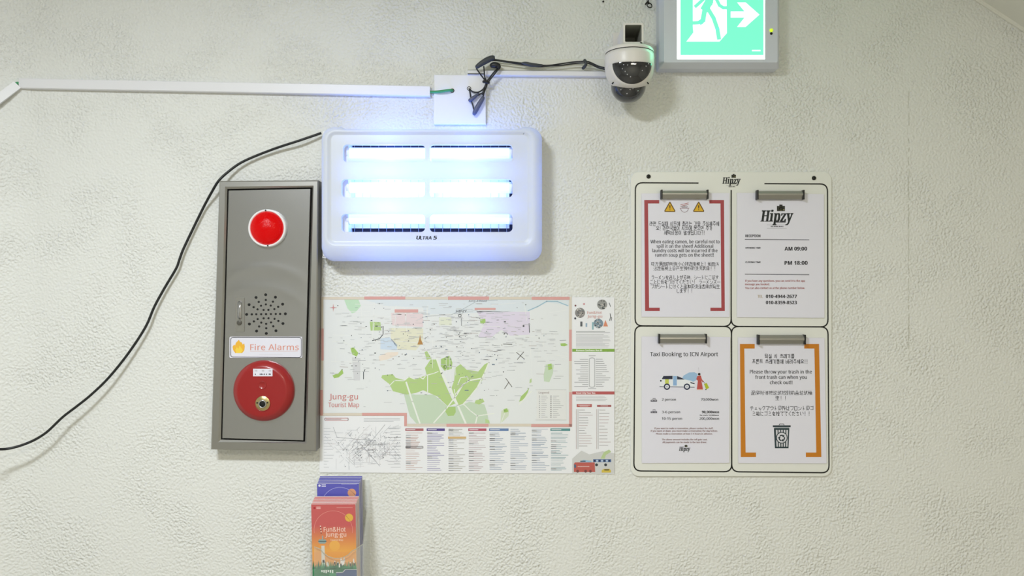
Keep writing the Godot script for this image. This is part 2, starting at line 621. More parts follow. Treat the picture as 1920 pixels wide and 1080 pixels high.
func room() -> void:
	var xl := -1.13
	var xo := -2.6
	var xr := 2.4
	var zb := 3.8
	var yt := 2.6
	structure("wall_back", uv_wall(xl, 0, xr, yt, func(p): return Vector3(p.x, p.y, 0)), M.roughcast_paint)
	var body := geo()
	body.box(Vector3((xl + xr) / 2 + 0.1, yt / 2, -0.1), Vector3(xr - xl + 0.2, yt + 0.4, 0.198))
	var wb: Node3D = get_node("wall_back")
	part(wb, "wall_core", body, M.smooth_paint)
	# the wall bends softly towards the room at the left and runs on at a slant
	var path := bend()
	var st := SurfaceTool.new()
	st.begin(Mesh.PRIMITIVE_TRIANGLES)
	st.set_smooth_group(0)
	var run := xl
	for i in path.size() - 1:
		var p0: Vector3 = path[i]
		var p1: Vector3 = path[i + 1]
		var l := p0.distance_to(p1)
		var c := [[p1, run - l, 0.0], [p0, run, 0.0], [p0, run, yt], [p1, run - l, yt]]
		for j in [0, 2, 1, 0, 3, 2]:
			st.set_uv(Vector2(c[j][1] / 2.6 + 0.5, -c[j][2] / 2.6))
			st.add_vertex(Vector3(c[j][0].x, c[j][2], c[j][0].z))
		run -= l
	st.generate_normals()
	st.generate_tangents()
	structure("wall_left", st.commit(), M.roughcast_paint)
	body = geo()
	for i in path.size() - 1:
		var p0: Vector3 = path[i] + Vector3(-0.02, 0, -0.03)
		var p1: Vector3 = path[i + 1] + Vector3(-0.02, 0, -0.03)
		body.q(p0, p1, p1 + Vector3(0, yt, 0), p0 + Vector3(0, yt, 0))
	part(get_node("wall_left"), "wall_core", body, M.smooth_paint)
	var g := geo()
	g.box(Vector3(xo - 0.1, yt / 2, zb / 2 + 0.4), Vector3(0.2, yt + 0.4, zb - 0.4))
	structure("wall_side", g, M.smooth_paint)
	xl = xo
	g = geo()
	g.box(Vector3(xr + 0.1, yt / 2, zb / 2), Vector3(0.2, yt + 0.4, zb + 0.4))
	structure("wall_right", g, M.smooth_paint)
	g = geo()
	g.box(Vector3((xl + xr) / 2, yt / 2, zb + 0.1), Vector3(xr - xl + 0.4, yt + 0.4, 0.2))
	structure("wall_front", g, M.smooth_paint)
	g = geo()
	g.box(Vector3((xl + xr) / 2, -0.1, zb / 2), Vector3(xr - xl + 0.4, 0.2, zb + 0.4))
	structure("floor", g, M.floor_tile)
	g = geo()
	g.box(Vector3((xl + xr) / 2, yt + 0.1, zb / 2), Vector3(xr - xl + 0.4, 0.2, zb + 0.4))
	structure("ceiling", g, M.smooth_paint)
	# the sloping underside that cuts the wall off at the upper corner
	var a0 := P(1833, 0)
	var a1 := P(1922, 58)
	var d := (a1 - a0).normalized()
	var up := Vector3(-d.y, d.x, 0)
	var s0 := a0 - d * ((yt - a0.y) / -d.y)
	var s1 := a0 + d * ((xr - a0.x) / d.x)
	g = geo()
	var prof := PackedVector3Array([s0, s1, Vector3(xr, yt, 0)])
	g.prism(prof, flat_z(prof, 0.6))
	g.tube([a0 - d * 0.3 + Vector3(0, 0, 0.002), a1 + d * 0.6 + Vector3(0, 0, 0.002)], 0.006)
	structure("ceiling_slope", g, M.smooth_paint)
	# ceiling light
	var t := thing("ceiling_light", "flat white ceiling light panel above and in front of the wall", "lamp", Vector3(-0.72, yt, 1.55))
	g = geo()
	for e in [[-0.19, 0, 0.02, 0.24], [0.19, 0, 0.02, 0.24], [0, -0.11, 0.4, 0.02], [0, 0.11, 0.4, 0.02]]:
		g.box(O + Vector3(e[0], -0.02, e[1]), Vector3(e[2], 0.04, e[3]))
	part(t, "frame", g, M.white_plastic)
	g = geo()
	g.box(O + Vector3(0, -0.02, 0), Vector3(0.36, 0.024, 0.2))
	part(t, "diffuser", g, M.diffuser_glow)
	t = thing("ceiling_light", "square white ceiling light panel behind the camera", "lamp", Vector3(0.7, yt, 2.7))
	g = geo()
	for e in [[-0.32, 0, 0.02, 0.66], [0.32, 0, 0.02, 0.66], [0, -0.32, 0.66, 0.02], [0, 0.32, 0.66, 0.02]]:
		g.box(O + Vector3(e[0], -0.02, e[1]), Vector3(e[2], 0.04, e[3]))
	part(t, "frame", g, M.white_plastic)
	g = geo()
	g.box(O + Vector3(0, -0.02, 0), Vector3(0.62, 0.024, 0.62))
	part(t, "diffuser", g, M.diffuser_glow)
	# hairline crack down the wall
	O = Vector3.ZERO
	var k := ink_at(0.0012)
	var rng := RandomNumberGenerator.new()
	rng.seed = 8
	var pts := []
	for i in 60:
		pts.append(Vector2(1704 + rng.randf_range(-0.8, 0.8), 170 + i * 8.2))
	for i in range(0, 59):
		if rng.randf() < 0.75:
			k.line([pts[i], pts[i + 1]], rng.randf_range(0.3, 0.7), "b2b09c")
	part(wb, "hairline_crack", k, M.ink)

# ------------------------------------------------------------------ bug zapper
func zapper_ring(x0: float, y0: float, x1: float, y1: float, r: float, dip: float, z: float, ztop := 0.0) -> PackedVector3Array:
	var out := PackedVector3Array()
	var c := [Vector2(x1 - r, y1 - r), Vector2(x1 - r, y0 + r), Vector2(x0 + r, y0 + r), Vector2(x0 + r, y1 - r)]
	for k in 4:
		for i in 9:
			var a := deg_to_rad(-90.0 + 90.0 * k + 90.0 * i / 8)
			var p := P(c[k].x + r * cos(a), c[k].y - r * sin(a), 0.075)
			out.append(Vector3(p.x, p.y, z))
		if k == 1:
			for e in [[982, 0.0], [978, 0.4], [974, 0.85], [968, 1.0], [808, 1.0], [650, 1.0], [645, 0.85], [641, 0.4], [637, 0.0]]:
				var p := P(e[0], y0 + dip * e[1], 0.075)
				out.append(Vector3(p.x, p.y, maxf(z, ztop)))
	return out

func zapper() -> void:
	var t := thing("bug_zapper", "glowing blue-white wall bug zapper with six slots, beside the steel fire alarm box", "bug zapper", P(808, 488))
	# cover: shell lofted from the back rim to the recessed panel
	var g := geo(true)
	var px := [617.0, 992.0, 250.0, 455.0]
	var rings := [
		zapper_ring(603, 240, 1012, 485, 20, 5, 0.026, 0.056), zapper_ring(600, 236, 1016, 488, 23, 5, 0.03, 0.058), zapper_ring(599, 235, 1017, 489, 24, 5, 0.05, 0.06),
		zapper_ring(600, 236, 1016, 486, 24, 5, 0.06, 0.064), zapper_ring(603, 238, 1012, 476, 24, 4, 0.07), zapper_ring(608, 242, 1006, 466, 22, 2, 0.077),
		zapper_ring(612, 246, 1000, 461, 18, 0, 0.0785), zapper_ring(615, 249, 996, 458, 14, 0, 0.0775), zapper_ring(618, 251, 992, 455, 11, 0, 0.074), zapper_ring(621, 253, 989, 452, 9, 0, 0.0735)]
	g.loft(rings)
	part(t, "cover", g, M.zapper_plastic)
	# the panel with its slots
	var slots := []
	for row in [[271, 304, 643], [336, 370, 640], [401, 435, 640]]:
		slots.append([row[2], row[0], 797, row[1]])
		slots.append([805, row[0], 961, row[1]])
	g = geo()
	var zf := 0.0735
	var ys := [251.0, 271, 304, 336, 370, 401, 435, 455.0]
	for i in 7:
		if i % 2 == 0:
			face(g, 618, ys[i], 992, ys[i + 1], zf)
		else:
			var lx: float = 643 if i == 1 else 640
			face(g, 618, ys[i], lx, ys[i + 1], zf)
			face(g, 797, ys[i], 805, ys[i + 1], zf)
			face(g, 961, ys[i], 992, ys[i + 1], zf)
	for s in slots:
		var outline := rr(s[0], s[1], s[2], s[3], 8, zf, zf)
		var corners := [P(s[2], s[3], zf), P(s[2], s[1], zf), P(s[0], s[1], zf), P(s[0], s[3], zf)]
		for c in 4:
			for i in 6:
				g.t(corners[c], outline[c * 7 + i + 1], outline[c * 7 + i])
		var back := flat_z(outline, zf - 0.012)
		g.loft([outline, back])
	part(t, "front_panel", g, M.zapper_plastic)
	# slanting lip under the uppermost slots
	for e in [[648, 797], [805, 961]]:
		g = geo()
		g.q(P(e[0] + 4, 304, zf - 0.004), P(e[1], 304, zf - 0.004), P(e[1], 297, zf - 0.014), P(e[0] + 4, 297, zf - 0.014))
		part(t, "louvre", g, M.zapper_plastic)
	# back tray: open at the top, so that light spills up the wall
	g = geo()
	var a := P(607, 246, 0.03)
	var b := P(1009, 482, 0.03)
	g.box(Vector3((a.x + b.x) / 2, (a.y + b.y) / 2, 0.002), Vector3(b.x - a.x, a.y - b.y, 0.004))
	g.box(Vector3((a.x + b.x) / 2, b.y, 0.015), Vector3(b.x - a.x + 0.006, 0.004, 0.03))
	g.box(Vector3(a.x, (a.y + b.y) / 2, 0.015), Vector3(0.004, a.y - b.y, 0.03))
	g.box(Vector3(b.x, (a.y + b.y) / 2, 0.015), Vector3(0.004, a.y - b.y, 0.03))
	part(t, "back_tray", g, M.white_plastic)
	g = geo()
	var d0 := P(638, 258, 0.01)
	var d1 := P(966, 452, 0.01)
	g.box(Vector3((d0.x + d1.x) / 2, (d0.y + d1.y) / 2, 0.008), Vector3(d1.x - d0.x, d0.y - d1.y, 0.006))
	part(t, "grid_plate", g, M.zapper_dark)
	g = geo()
	var h0 := P(632, 262, 0.05)
	var h1 := P(654, 446, 0.05)
	g.box(Vector3((h0.x + h1.x) / 2, (h0.y + h1.y) / 2, 0.033), Vector3(h1.x - h0.x, h0.y - h1.y, 0.044))
	part(t, "tube_holder", g, M.white_plastic)
	g = geo()
	var c0 := P(655, 281, 0.022)
	var c1 := P(955, 428, 0.022)
	g.box(Vector3((c0.x + c1.x) / 2, (c0.y + c1.y) / 2, 0.02), Vector3(c1.x - c0.x, c0.y - c1.y, 0.003))
	part(t, "reflector", g, M.zapper_reflector)
	for i in 22:
		g = geo(true)
		var x := 650.0 + i * 15.0
		var p := P(x, 264, 0.026)
		g.tube([Vector3(p.x, p.y, 0.026), Vector3(p.x, P(x, 445, 0.026).y, 0.026)], 0.0006, 6)
		part(t, "grid_wire", g, M.wire_steel)
	for y in [287.0, 352.0, 410.0]:
		g = geo(true)
		var p0 := P(656, y, 0.045)
		var p1 := P(955, y, 0.045)
		g.tube([p0, p1], 0.0125, 16)
		var tb := part(t, "lamp_tube", g, M.tube_glow)
		for e in [[p0 - Vector3(0.006, 0, 0), p0], [p1, p1 + Vector3(0.008, 0, 0)]]:
			g = geo(true)
			g.tube(e, 0.0135, 16)
			part(tb, "end_cap", g, M.white_plastic)
		for f in [0.25, 0.75]:
			var l := OmniLight3D.new()
			l.name = "tube_light"
			l.position = p0.lerp(p1, f)
			l.light_color = Color(0.36, 0.54, 1.0)
			l.light_energy = 0.009
			l.light_size = 0.012
			l.omni_range = 6.0
			l.omni_attenuation = 2.0
			l.shadow_enabled = true
			add_child(l, true)
	var k := ink_at(0.0738)
	write(k, "U", 780, 787, 445.5, 7, "20242c", "sansbold", 0.2)
	write(k, "LTRA", 787, 809, 446, 6, "20242c", "sansbold", 0.2)
	write(k, "5", 812, 818.5, 445.5, 7, "20242c", "sansbold", 0.2)
	part(t, "lettering", k, M.ink)

func face(g: Geo, x0: float, y0: float, x1: float, y1: float, z: float) -> void:
	g.q(P(x0, y1, z), P(x1, y1, z), P(x1, y0, z), P(x0, y0, z))

# ------------------------------------------------------------------ fire alarm box
func FB(u: float, v: float, z := 0.04) -> Vector3:
	var q := Vector2(411, 339).lerp(Vector2(597, 338), u).lerp(Vector2(395, 843).lerp(Vector2(592, 846), u), v)
	return P(q.x, q.y, z)

func fire_box() -> void:
	var zf := 0.04
	var t := thing("fire_alarm_box", "tall stainless steel fire alarm box with red lamp and red call disc", "fire alarm", Vector3(P(495, 845, zf).x, P(495, 845, zf).y, 0))
	var tl := Vector2(411, 339)
	var tr := Vector2(597, 338)
	var br := Vector2(592, 846)
	var bl := Vector2(395, 843)
	var o0 := ring4(tl, tr, br, bl, zf, 0.0)
	var o1 := ring4(tl, tr, br, bl, zf, zf - 0.002)
	var o2 := ring4(tl + Vector2(2, 2), tr + Vector2(-2, 2), br + Vector2(-2, -2), bl + Vector2(2, -2), zf, zf)
	var i0 := ring4(Vector2(422, 350), Vector2(588, 348), Vector2(575, 832), Vector2(409, 829), zf, zf)
	var i1 := ring4(Vector2(425, 354), Vector2(585, 351), Vector2(571, 829), Vector2(413, 825), zf, zf - 0.004)
	var i2 := ring4(Vector2(425, 354), Vector2(585, 351), Vector2(571, 829), Vector2(413, 825), zf, zf - 0.012)
	var g := geo()
	g.loft([o0, o1])
	part(t, "case_sides", g, M.steel_dark)
	for i in 4:
		g = geo()
		var j := (i + 1) % 4
		g.q(o1[i], o1[j], o2[j], o2[i])
		g.q(o2[i], o2[j], i0[j], i0[i])
		g.q(i0[i], i0[j], i1[j], i1[i])
		g.q(i1[i], i1[j], i2[j], i2[i])
		part(t, "frame_rail", g, M.steel_frame)
	g = geo()
	g.cap(i2)
	part(t, "door_gap", g, M.gap_black)
	# the door: a thin, slightly buckled sheet
	var dtl := Vector2(428, 357)
	var dtr := Vector2(581, 354)
	var dbr := Vector2(568, 826)
	var dbl := Vector2(416, 822)
	g = geo(true)
	var nx := 24
	var ny := 140
	var grid := []
	for j in ny + 1:
		var row := PackedVector3Array()
		for i in nx + 1:
			var u := float(i) / nx
			var v := float(j) / ny
			var q := dtl.lerp(dtr, u).lerp(dbl.lerp(dbr, u), v)
			var p := P(q.x, q.y, zf)
			var c := 0.312 + 0.045 * (u - 0.45) * (u - 0.45) * 4.0
			var bump := 0.0012 * exp(-pow((v - c) / 0.022, 2.0)) + 0.0011 * exp(-pow((v - c - 0.072 - 0.02 * u) / 0.02, 2.0))
			row.append(Vector3(p.x, p.y, zf - 0.003 + bump * (1.0 - pow(absf(2 * u - 1), 6.0))))
		grid.append(row)
	for j in ny:
		for i in nx:
			g.q(grid[j + 1][i], grid[j + 1][i + 1], grid[j][i + 1], grid[j][i])
	var door := part(t, "door", g, M.steel)
	g = geo()
	g.loft([ring4(dtl, dtr, dbr, dbl, zf, zf - 0.012), ring4(dtl, dtr, dbr, dbl, zf, zf - 0.003)])
	part(door, "door_edge", g, M.steel_frame)
	# red location lamp
	var lc := P(502, 428, zf)
	g = geo(true)
	var base := Vector3(lc.x, lc.y, zf - 0.003)
	g.lathe(base, Vector3.BACK, [[0.044, 0.0], [0.044, 0.008], [0.0425, 0.010], [0.0395, 0.0105], [0.0385, 0.008]], 48)
	var ring := part(t, "lamp_ring", g, M.white_plastic)
	for y in [33.0, -33.0]:
		g = geo()
		var sp := P(502 + y * 0.06, 428 + y, zf) + Vector3(0, 0, 0.008)
		g.lathe(sp, Vector3.BACK, [[0.0018, -0.004], [0.0018, 0.0004], [0.0001, 0.0004]], 12)
		part(ring, "screw", g, M.gap_black)
	g = geo(true)
	var prof := []
	for i in 13:
		var a := PI / 2 * i / 12
		prof.append([0.0385 * cos(a) + 0.00001, 0.007 + 0.024 * sin(a)])
	g.lathe(base, Vector3.BACK, prof, 48)
	part(t, "lamp_lens", g, M.red_lens, "red glossy lamp lens")
	# loudspeaker holes
	g = geo()
	var sc := Vector2(498, 589)
	for rg in [[0.0, 1, 2.0], [9.1, 6, 1.9], [18.3, 12, 1.9], [26.6, 12, 2.0], [36.4, 12, 2.6]]:
		for i in rg[1]:
			var a: float = TAU * i / rg[1] - 0.015
			var p := P(sc.x + rg[0] * cos(a), sc.y + rg[0] * sin(a), zf)
			g.lathe(Vector3(p.x, p.y, zf - 0.0035), Vector3.BACK, [[rg[2] * S * 1.0, 0.0], [rg[2] * S * 1.0, 0.0012], [0.0001, 0.0012]], 12)
	part(t, "speaker_holes", g, M.gap_black).set_meta("kind", "stuff")
	# latch
	g = geo()
	g.prism(rr(441.5, 557.5, 457.5, 622, 1.5, zf, zf - 0.004, 3), rr(441.5, 557.5, 457.5, 622, 1.5, zf, zf - 0.0012, 3))
	var latch := part(t, "latch", g, M.steel_frame)
	g = geo(true)
	g.prism(rr(445, 564, 453.5, 599, 4, zf, zf - 0.002, 5), rr(445.5, 564.5, 453, 598.5, 3.6, zf, zf + 0.001, 5))
	part(latch, "flap", g, M.steel)
	g = geo(true)
	var kc := P(448.5, 605, zf)
	g.lathe(Vector3(kc.x, kc.y, zf - 0.0015), Vector3.BACK, [[0.0058, 0.0], [0.0055, 0.003], [0.0042, 0.0035], [0.0001, 0.003]], 20)
	g.box(Vector3(kc.x, kc.y, zf + 0.0016), Vector3(0.006, 0.0012, 0.0012))
	part(latch, "lock", g, M.steel_dark)
	# label plate
	g = geo()
	g.prism(rr(430, 631.5, 566.5, 671, 2, zf, zf - 0.003, 3), rr(430, 631.5, 566.5, 671, 2, zf, zf - 0.0008, 3))
	var lab := part(t, "label_plate", g, M.laminated_paper, "white plate reading Fire Alarms with a flame")
	var k := ink_at(zf - 0.0006)
	var pts := []
	for c in [[560.5, 666, 0.0], [560.5, 637, -90.0], [437, 637, -180.0], [437, 665, -270.0]]:
		for i in 5:
			var a := deg_to_rad(90.0 + c[2] - 22.5 * i)
			pts.append(Vector2(c[0] + 4.5 * cos(a), c[1] + 4.5 * sin(a)))
	pts.append(pts[0])
	k.line(pts, 1.1, "2c2c30")
	k.poly([[441, 662], [437, 656], [436, 650], [439, 646], [441, 648], [442, 643], [445, 640], [448, 637], [450, 641], [453, 642], [455, 646], [458, 644], [459, 650], [458, 657], [454, 662]], "f0b73c")
	k.layer = 1
	k.poly([[443, 662], [441, 656], [444, 651], [447, 654], [449, 648], [453, 653], [455, 657], [452, 662]], "f6d24a")
	write(k, "Fire Alarms", 469, 560, 651, 11, "dd9b8e", "sans")
	k.flat(469, 658.3, 558, 659, "e6bdb4")
	k.flat(486, 664.5, 530, 665.1, "d9d6dc")
	part(lab, "lettering", k, M.ink)
	# call point
	var cc := P(495, 732.5, zf)
	base = Vector3(cc.x, cc.y, zf - 0.003)
	var R := 57.0 * S * (D - zf) / D
	g = geo(true)
	g.lathe(base, Vector3.BACK, [[R, 0.0], [R, 0.004], [R * 0.985, 0.008], [R * 0.93, 0.013], [R * 0.84, 0.0175], [R * 0.8, 0.019], [R * 0.76, 0.0192], [R * 0.2, 0.0195], [0.0001, 0.0195]], 64)
	var call := part(t, "call_disc", g, M.red_plastic, "round red call point")
	var zt := zf - 0.003 + 0.0195
	g = geo(true)
	var bc := P(492, 722, zt)
	g.lathe(Vector3(bc.x, bc.y, zt - 0.001), Vector3.BACK, [[0.0098, 0.0], [0.0096, 0.0018], [0.0086, 0.0022], [0.0078, 0.0012], [0.0001, 0.0012]], 32)
	part(call, "push_button", g, M.red_plastic)
	g = geo(true)
	var jc := P(492.5, 756.5, zt)
	g.lathe(Vector3(jc.x, jc.y, zt - 0.0012), Vector3.BACK, [[0.0186, 0.0], [0.0186, 0.0020], [0.0176, 0.0024], [0.0170, 0.0014]], 40)
	var jack := part(call, "jack_rim", g, M.red_plastic)
	g = geo(true)
	g.lathe(Vector3(jc.x, jc.y, zt), Vector3.BACK, [[0.0172, 0.0001], [0.0168, 0.0006], [0.0001, 0.0006]], 40)
	part(jack, "jack_plate", g, M.brass, "pale brass jack plate")
	g = geo(true)
	g.lathe(Vector3(jc.x, jc.y - 0.001, zt), Vector3.BACK, [[0.0095, 0.0005], [0.0092, 0.003], [0.0072, 0.0034], [0.0066, 0.0016]], 28)
	part(jack, "jack_collar", g, M.steel)
	g = geo(true)
	g.lathe(Vector3(jc.x, jc.y - 0.001, zt), Vector3.BACK, [[0.0068, 0.0006], [0.0068, 0.0018], [0.0001, 0.0018]], 24)
	part(jack, "jack_socket", g, M.gap_black)
	for s in [[-0.0125, 0.0015], [0.0115, 0.002]]:
		g = geo(true)
		g.lathe(Vector3(jc.x + s[0], jc.y + s[1], zt), Vector3.BACK, [[0.0019, 0.0002], [0.0018, 0.0014], [0.0001, 0.0014]], 12)
		part(jack, "jack_screw", g, M.gap_black)
	g = geo()
	g.prism(rr(474.5, 691.5, 511, 705.5, 0.5, zt, zt - 0.004, 2), rr(474.5, 691.5, 511, 705.5, 0.5, zt, zt + 0.0003, 2))
	var stk := part(call, "sticker", g, M.laminated_paper, "small white sticker")
	k = ink_at(zt + 0.0004)
	var rng := RandomNumberGenerator.new()
	rng.seed = 2
	for e in [[478, 696], [491, 696], [504, 696]]:
		for i in 3:
			k.flat(e[0] + i * 1.6, e[1] - 2, e[0] + i * 1.6 + 1.0, e[1] + 0.5, "b5b3bd")
	for e in [478, 487, 489.5, 492, 495, 499, 504, 506]:
		k.flat(e, 700.2 + rng.randf() * 0.6, e + 1.6, 703.0, "3a3840")
	part(stk, "lettering", k, M.ink)
	for e in [[490, 784], [503, 783]]:
		g = geo(true)
		var p := P(e[0], e[1], zf + 0.006)
		g.lathe(Vector3(p.x, p.y, zf + 0.0045), Vector3.BACK, [[0.0035, 0.0], [0.003, 0.002], [0.0001, 0.0022]], 12)
		part(call, "rim_stud", g, M.red_plastic)

# ------------------------------------------------------------------ exit sign
func exit_sign() -> void:
	var zf := 0.05
	var t := thing("exit_sign", "lit green exit sign with white arrow in a grey-white housing", "exit sign", Vector3(P(1350, 127, zf).x, P(1350, 127, zf).y, 0))
	var g := geo()
	var f0 := rr(1236, -92, 1462, 128, 3, 0.035, 0.0, 3)
	var f1 := rr(1236, -92, 1462, 128, 3, 0.035, 0.030, 3)
	var f2 := rr(1245, -84, 1458, 117, 2, zf, zf, 3)
	var f3 := rr(1269, -62, 1435, 111.5, 1.5, zf, zf, 3)
	var f4 := rr(1269, -62, 1435, 111.5, 1.5, zf, zf - 0.004, 3)
	g.loft([f0, f1, f2, f3, f4])
	part(t, "housing", g, M.sign_housing)
	var pz := zf - 0.003
	g = geo()
	g.prism(rr(1269, -62, 1435.5, 112, 1, zf, pz - 0.004, 3), rr(1269, -62, 1435.5, 112, 1, zf, pz, 3))
	var pane := part(t, "light_panel", g, M.sign_white_glow)
	# green field, drawn around the white shapes
	var k := Ink.new()
	k = ink_at(pz + 0.0004)
	k.flat(1276, -53, 1431.5, 103, "ffffff")
	part(pane, "green_field", k, M.sign_green_glow)
	k = ink_at(pz + 0.0008)
	k.poly([[1299, -44], [1362, -44], [1363, 62], [1349, 78], [1287, 78], [1300, 61], [1299, 50]], "ffffff")
	k.poly([[1424, 27.5], [1398, 50.5], [1382, 50.5], [1396, 33], [1370, 33], [1370, 21.5], [1396, 21.5], [1382, 4.5], [1398, 4.5]], "ffffff")
	part(pane, "arrow_and_door", k, M.sign_white_glow)
	k = ink_at(pz + 0.0012)
	k.disc(1341, -30, 9, "ffffff")
	k.line([[1334, -16], [1329, 4], [1322, 16]], 15, "ffffff")
	k.layer = 1
	k.line([[1322, 14], [1318, 38], [1313, 42]], 9, "ffffff")
	k.line([[1316, 42], [1292, 43.5]], 6.5, "ffffff")
	k.line([[1326, 14], [1338, 34], [1345, 54], [1348, 72]], 7.5, "ffffff")
	k.layer = 2
	k.line([[1338, -12], [1349, 10], [1356, 14.5], [1371, 14.5]], 6, "ffffff")
	k.line([[1330, -12], [1313, 4], [1304, 12]], 6, "ffffff")
	part(pane, "running_figure", k, M.sign_green_glow)
	k = ink_at(pz + 0.0013)
	k.flat(1410, 93.5, 1426, 96, "ffffff")
	part(pane, "maker_mark", k, M.sign_white_glow)
	g = geo(true)
	var c := P(1446, 57, zf)
	g.lathe(Vector3(c.x, c.y, zf - 0.001), Vector3.BACK, [[0.0042, 0.0], [0.004, 0.003], [0.0025, 0.0045], [0.0001, 0.005]], 16)
	part(t, "indicator_light", g, M.led_yellow, "small yellow-green indicator light")
	g = geo(true)
	c = P(1446, 63, zf)
	g.lathe(Vector3(c.x, c.y, zf - 0.001), Vector3.BACK, [[0.003, 0.0], [0.003, 0.002], [0.0001, 0.002]], 12)
	part(t, "test_button", g, M.gap_black)
	var l := AreaLight3D.new()
	l.name = "exit_sign_light"
	var lp := P(1352, 24, zf)
	l.position = Vector3(lp.x, lp.y, zf + 0.002)
	l.rotation_degrees = Vector3(0, 180, 0)
	l.area_size = Vector2(0.19, 0.19)
	l.light_color = Color(0.45, 1.0, 0.78)
	l.light_energy = 0.08
	l.area_range = 5.0
	l.shadow_enabled = true
	add_child(l)

# ------------------------------------------------------------------ dome camera
func dome_camera() -> void:
	var za := 0.085
	var k := S * (D - za) / D
	var c := P(1180, 128, za)
	var t := thing("dome_camera", "white twin-dome security camera on a square wall arm, left of the exit sign", "camera", Vector3(c.x, c.y - 0.08, 0))
	# square arm, open at the front
	var zf := 0.1
	var g := geo()
	var a0 := rr(1168.5, 43, 1206.5, 82, 3, zf, 0.0, 3)
	var a1 := rr(1168.5, 43, 1206.5, 82, 3, zf, zf, 3)
	var b1 := rr(1172, 46.5, 1203, 78.5, 2, zf, zf, 3)
	var b0 := rr(1172, 46.5, 1203, 78.5, 2, zf, 0.012, 3)
	g.loft([a0, a1, b1])
	var arm := part(t, "arm", g, M.camera_white)
	g = geo()
	g.loft([b1, b0])
	g.cap(b0)
	part(arm, "arm_hollow", g, M.bare_metal, "dark unpainted inside of the arm")
	g = geo()
	var w0 := P(1187, 62, zf)
	g.box(Vector3(w0.x, w0.y, 0.003), Vector3(0.064, 0.066, 0.006))
	part(t, "wall_flange", g, M.camera_white)
	# neck, cap and body
	g = geo(true)
	var ax := Vector3.UP
	g.lathe(c, ax, [[13 * k, 33 * k], [13 * k, 41 * k]], 40)
	part(t, "neck", g, M.camera_white)
	g = geo(true)
	g.lathe(c, ax, [[45.2 * k, 26.5 * k], [45.2 * k, 30 * k], [43.5 * k, 33 * k], [38 * k, 35.5 * k], [28 * k, 36.8 * k], [0.001 * k, 37 * k]], 56)
	part(t, "cap", g, M.camera_white)
	g = geo(true)
	g.lathe(c, ax, [[44 * k, 24 * k], [44 * k, 27 * k]], 56)
	part(t, "seam", g, M.gap_black)
	g = geo(true)
	g.lathe(c, ax, [[30 * k, -7 * k], [42 * k, -7 * k], [45 * k, -5 * k], [46 * k, 2 * k], [46 * k, 18 * k], [45.2 * k, 25 * k], [43 * k, 25.4 * k]], 56)
	var body := part(t, "body", g, M.camera_white)
	# lower shell: round cup with a round opening to the front
	g = geo(true)
	var rings := []
	for i in 7:
		var f := i / 6.0
		var ring := PackedVector3Array()
		for j in 29:
			var a := PI + PI * j / 28.0
			var rin := Vector2(35.5 * cos(a), 36.5 * sin(a))
			var rout := Vector2(45.5 * cos(a), 42.5 * sin(a))
			var p := rin.lerp(rout, f)
			var dep := lerpf(31.0, 0.0, f * f)
			ring.append(c + Vector3(p.x, p.y - 1.5, dep) * k)
		rings.append(ring)
	g.loft(rings, false)
	var back := []
	for i in 7:
		var f := PI / 2 * i / 6.0
		var ring := PackedVector3Array()
		for j in 29:
			var a := PI + PI * j / 28.0
			ring.append(c + Vector3(45.5 * cos(a) * cos(f), 42.5 * sin(a) * cos(f) - 1.5, -44.0 * sin(f)) * k)
		back.append(ring)
	g.loft(back, false)
	part(body, "shell", g, M.camera_white)
	# upper window
	g = geo(true)
	rings = []
	for i in 9:
		var f := i / 8.0
		var ring := PackedVector3Array()
		for j in 29:
			var a := PI + PI * j / 28.0
			var p := Vector2(36 * cos(a), 37 * sin(a)) * f
			ring.append(c + Vector3(p.x, p.y - 1.0, 29.5 + 16.0 * sqrt(maxf(0.0, 1.0 - f * f * 0.98))) * k)
		rings.append(ring)
	g.loft(rings, false)
	var upper := part(t, "upper_dome", g, M.smoked_dome, "dark smoked upper dome")
	for e in [[1163, 134], [1161, 141], [1166, 146], [1170, 151], [1176, 155], [1170, 135], [1197, 144], [1204, 136], [1209, 131]]:
		g = geo(true)
		var f := Vector2((e[0] - 1180.0) / 36.0, (e[1] - 129.0) / 37.0)
		var r := f.length()
		var p := c + Vector3(e[0] - 1180.0, 128.0 - e[1], 29.5 + 16.0 * sqrt(maxf(0.0, 1.0 - r * r * 0.98))) * k
		g.lathe(p - Vector3(0, 0, 0.001), Vector3.BACK, [[1.3 * k, 0.0], [1.0 * k, 0.0012], [0.01 * k, 0.0016]], 10)
		part(upper, "infrared_led", g, M.led_silver)
	# lower window
	g = geo(true)
	var lc := c + Vector3(0, -30, -13) * k
	var prof := []
	for i in 17:
		var a := -PI / 2 + PI * 0.62 * i / 16.0
		prof.append([33 * k * cos(a) + 0.00001, 32 * k * sin(a)])
	g.lathe(lc, ax, prof, 40)
	var lower := part(t, "lower_dome", g, M.smoked_dome, "dark smoked lower dome")
	for e in [[1163, 171], [1174, 178], [1179, 172], [1184, 170], [1194, 173]]:
		g = geo(true)
		var d := Vector2(e[0] - 1180.0, 158.0 - e[1])
		var p := lc + Vector3(d.x, d.y, sqrt(maxf(0.0, 1060.0 - d.length_squared()))) * k
		g.lathe(p - Vector3(0, 0, 0.001), Vector3.BACK, [[1.4 * k, 0.0], [1.1 * k, 0.0012], [0.01 * k, 0.0016]], 10)
		part(lower, "infrared_led", g, M.led_silver)
	for s in [-1.0, 1.0]:
		g = geo(true)
		var pts := []
		for i in 7:
			pts.append(c + Vector3(s * (34 - 1.0 * i), -33 + 3.5 * sin(PI * i / 7.0), 12) * k)
		g.tube(pts, 1.2 * k, 6)
		part(t, "dome_rim", g, M.gap_black)
	# screw on the arm
	g = geo(true)
	var s0 := P(1202, 80, zf)
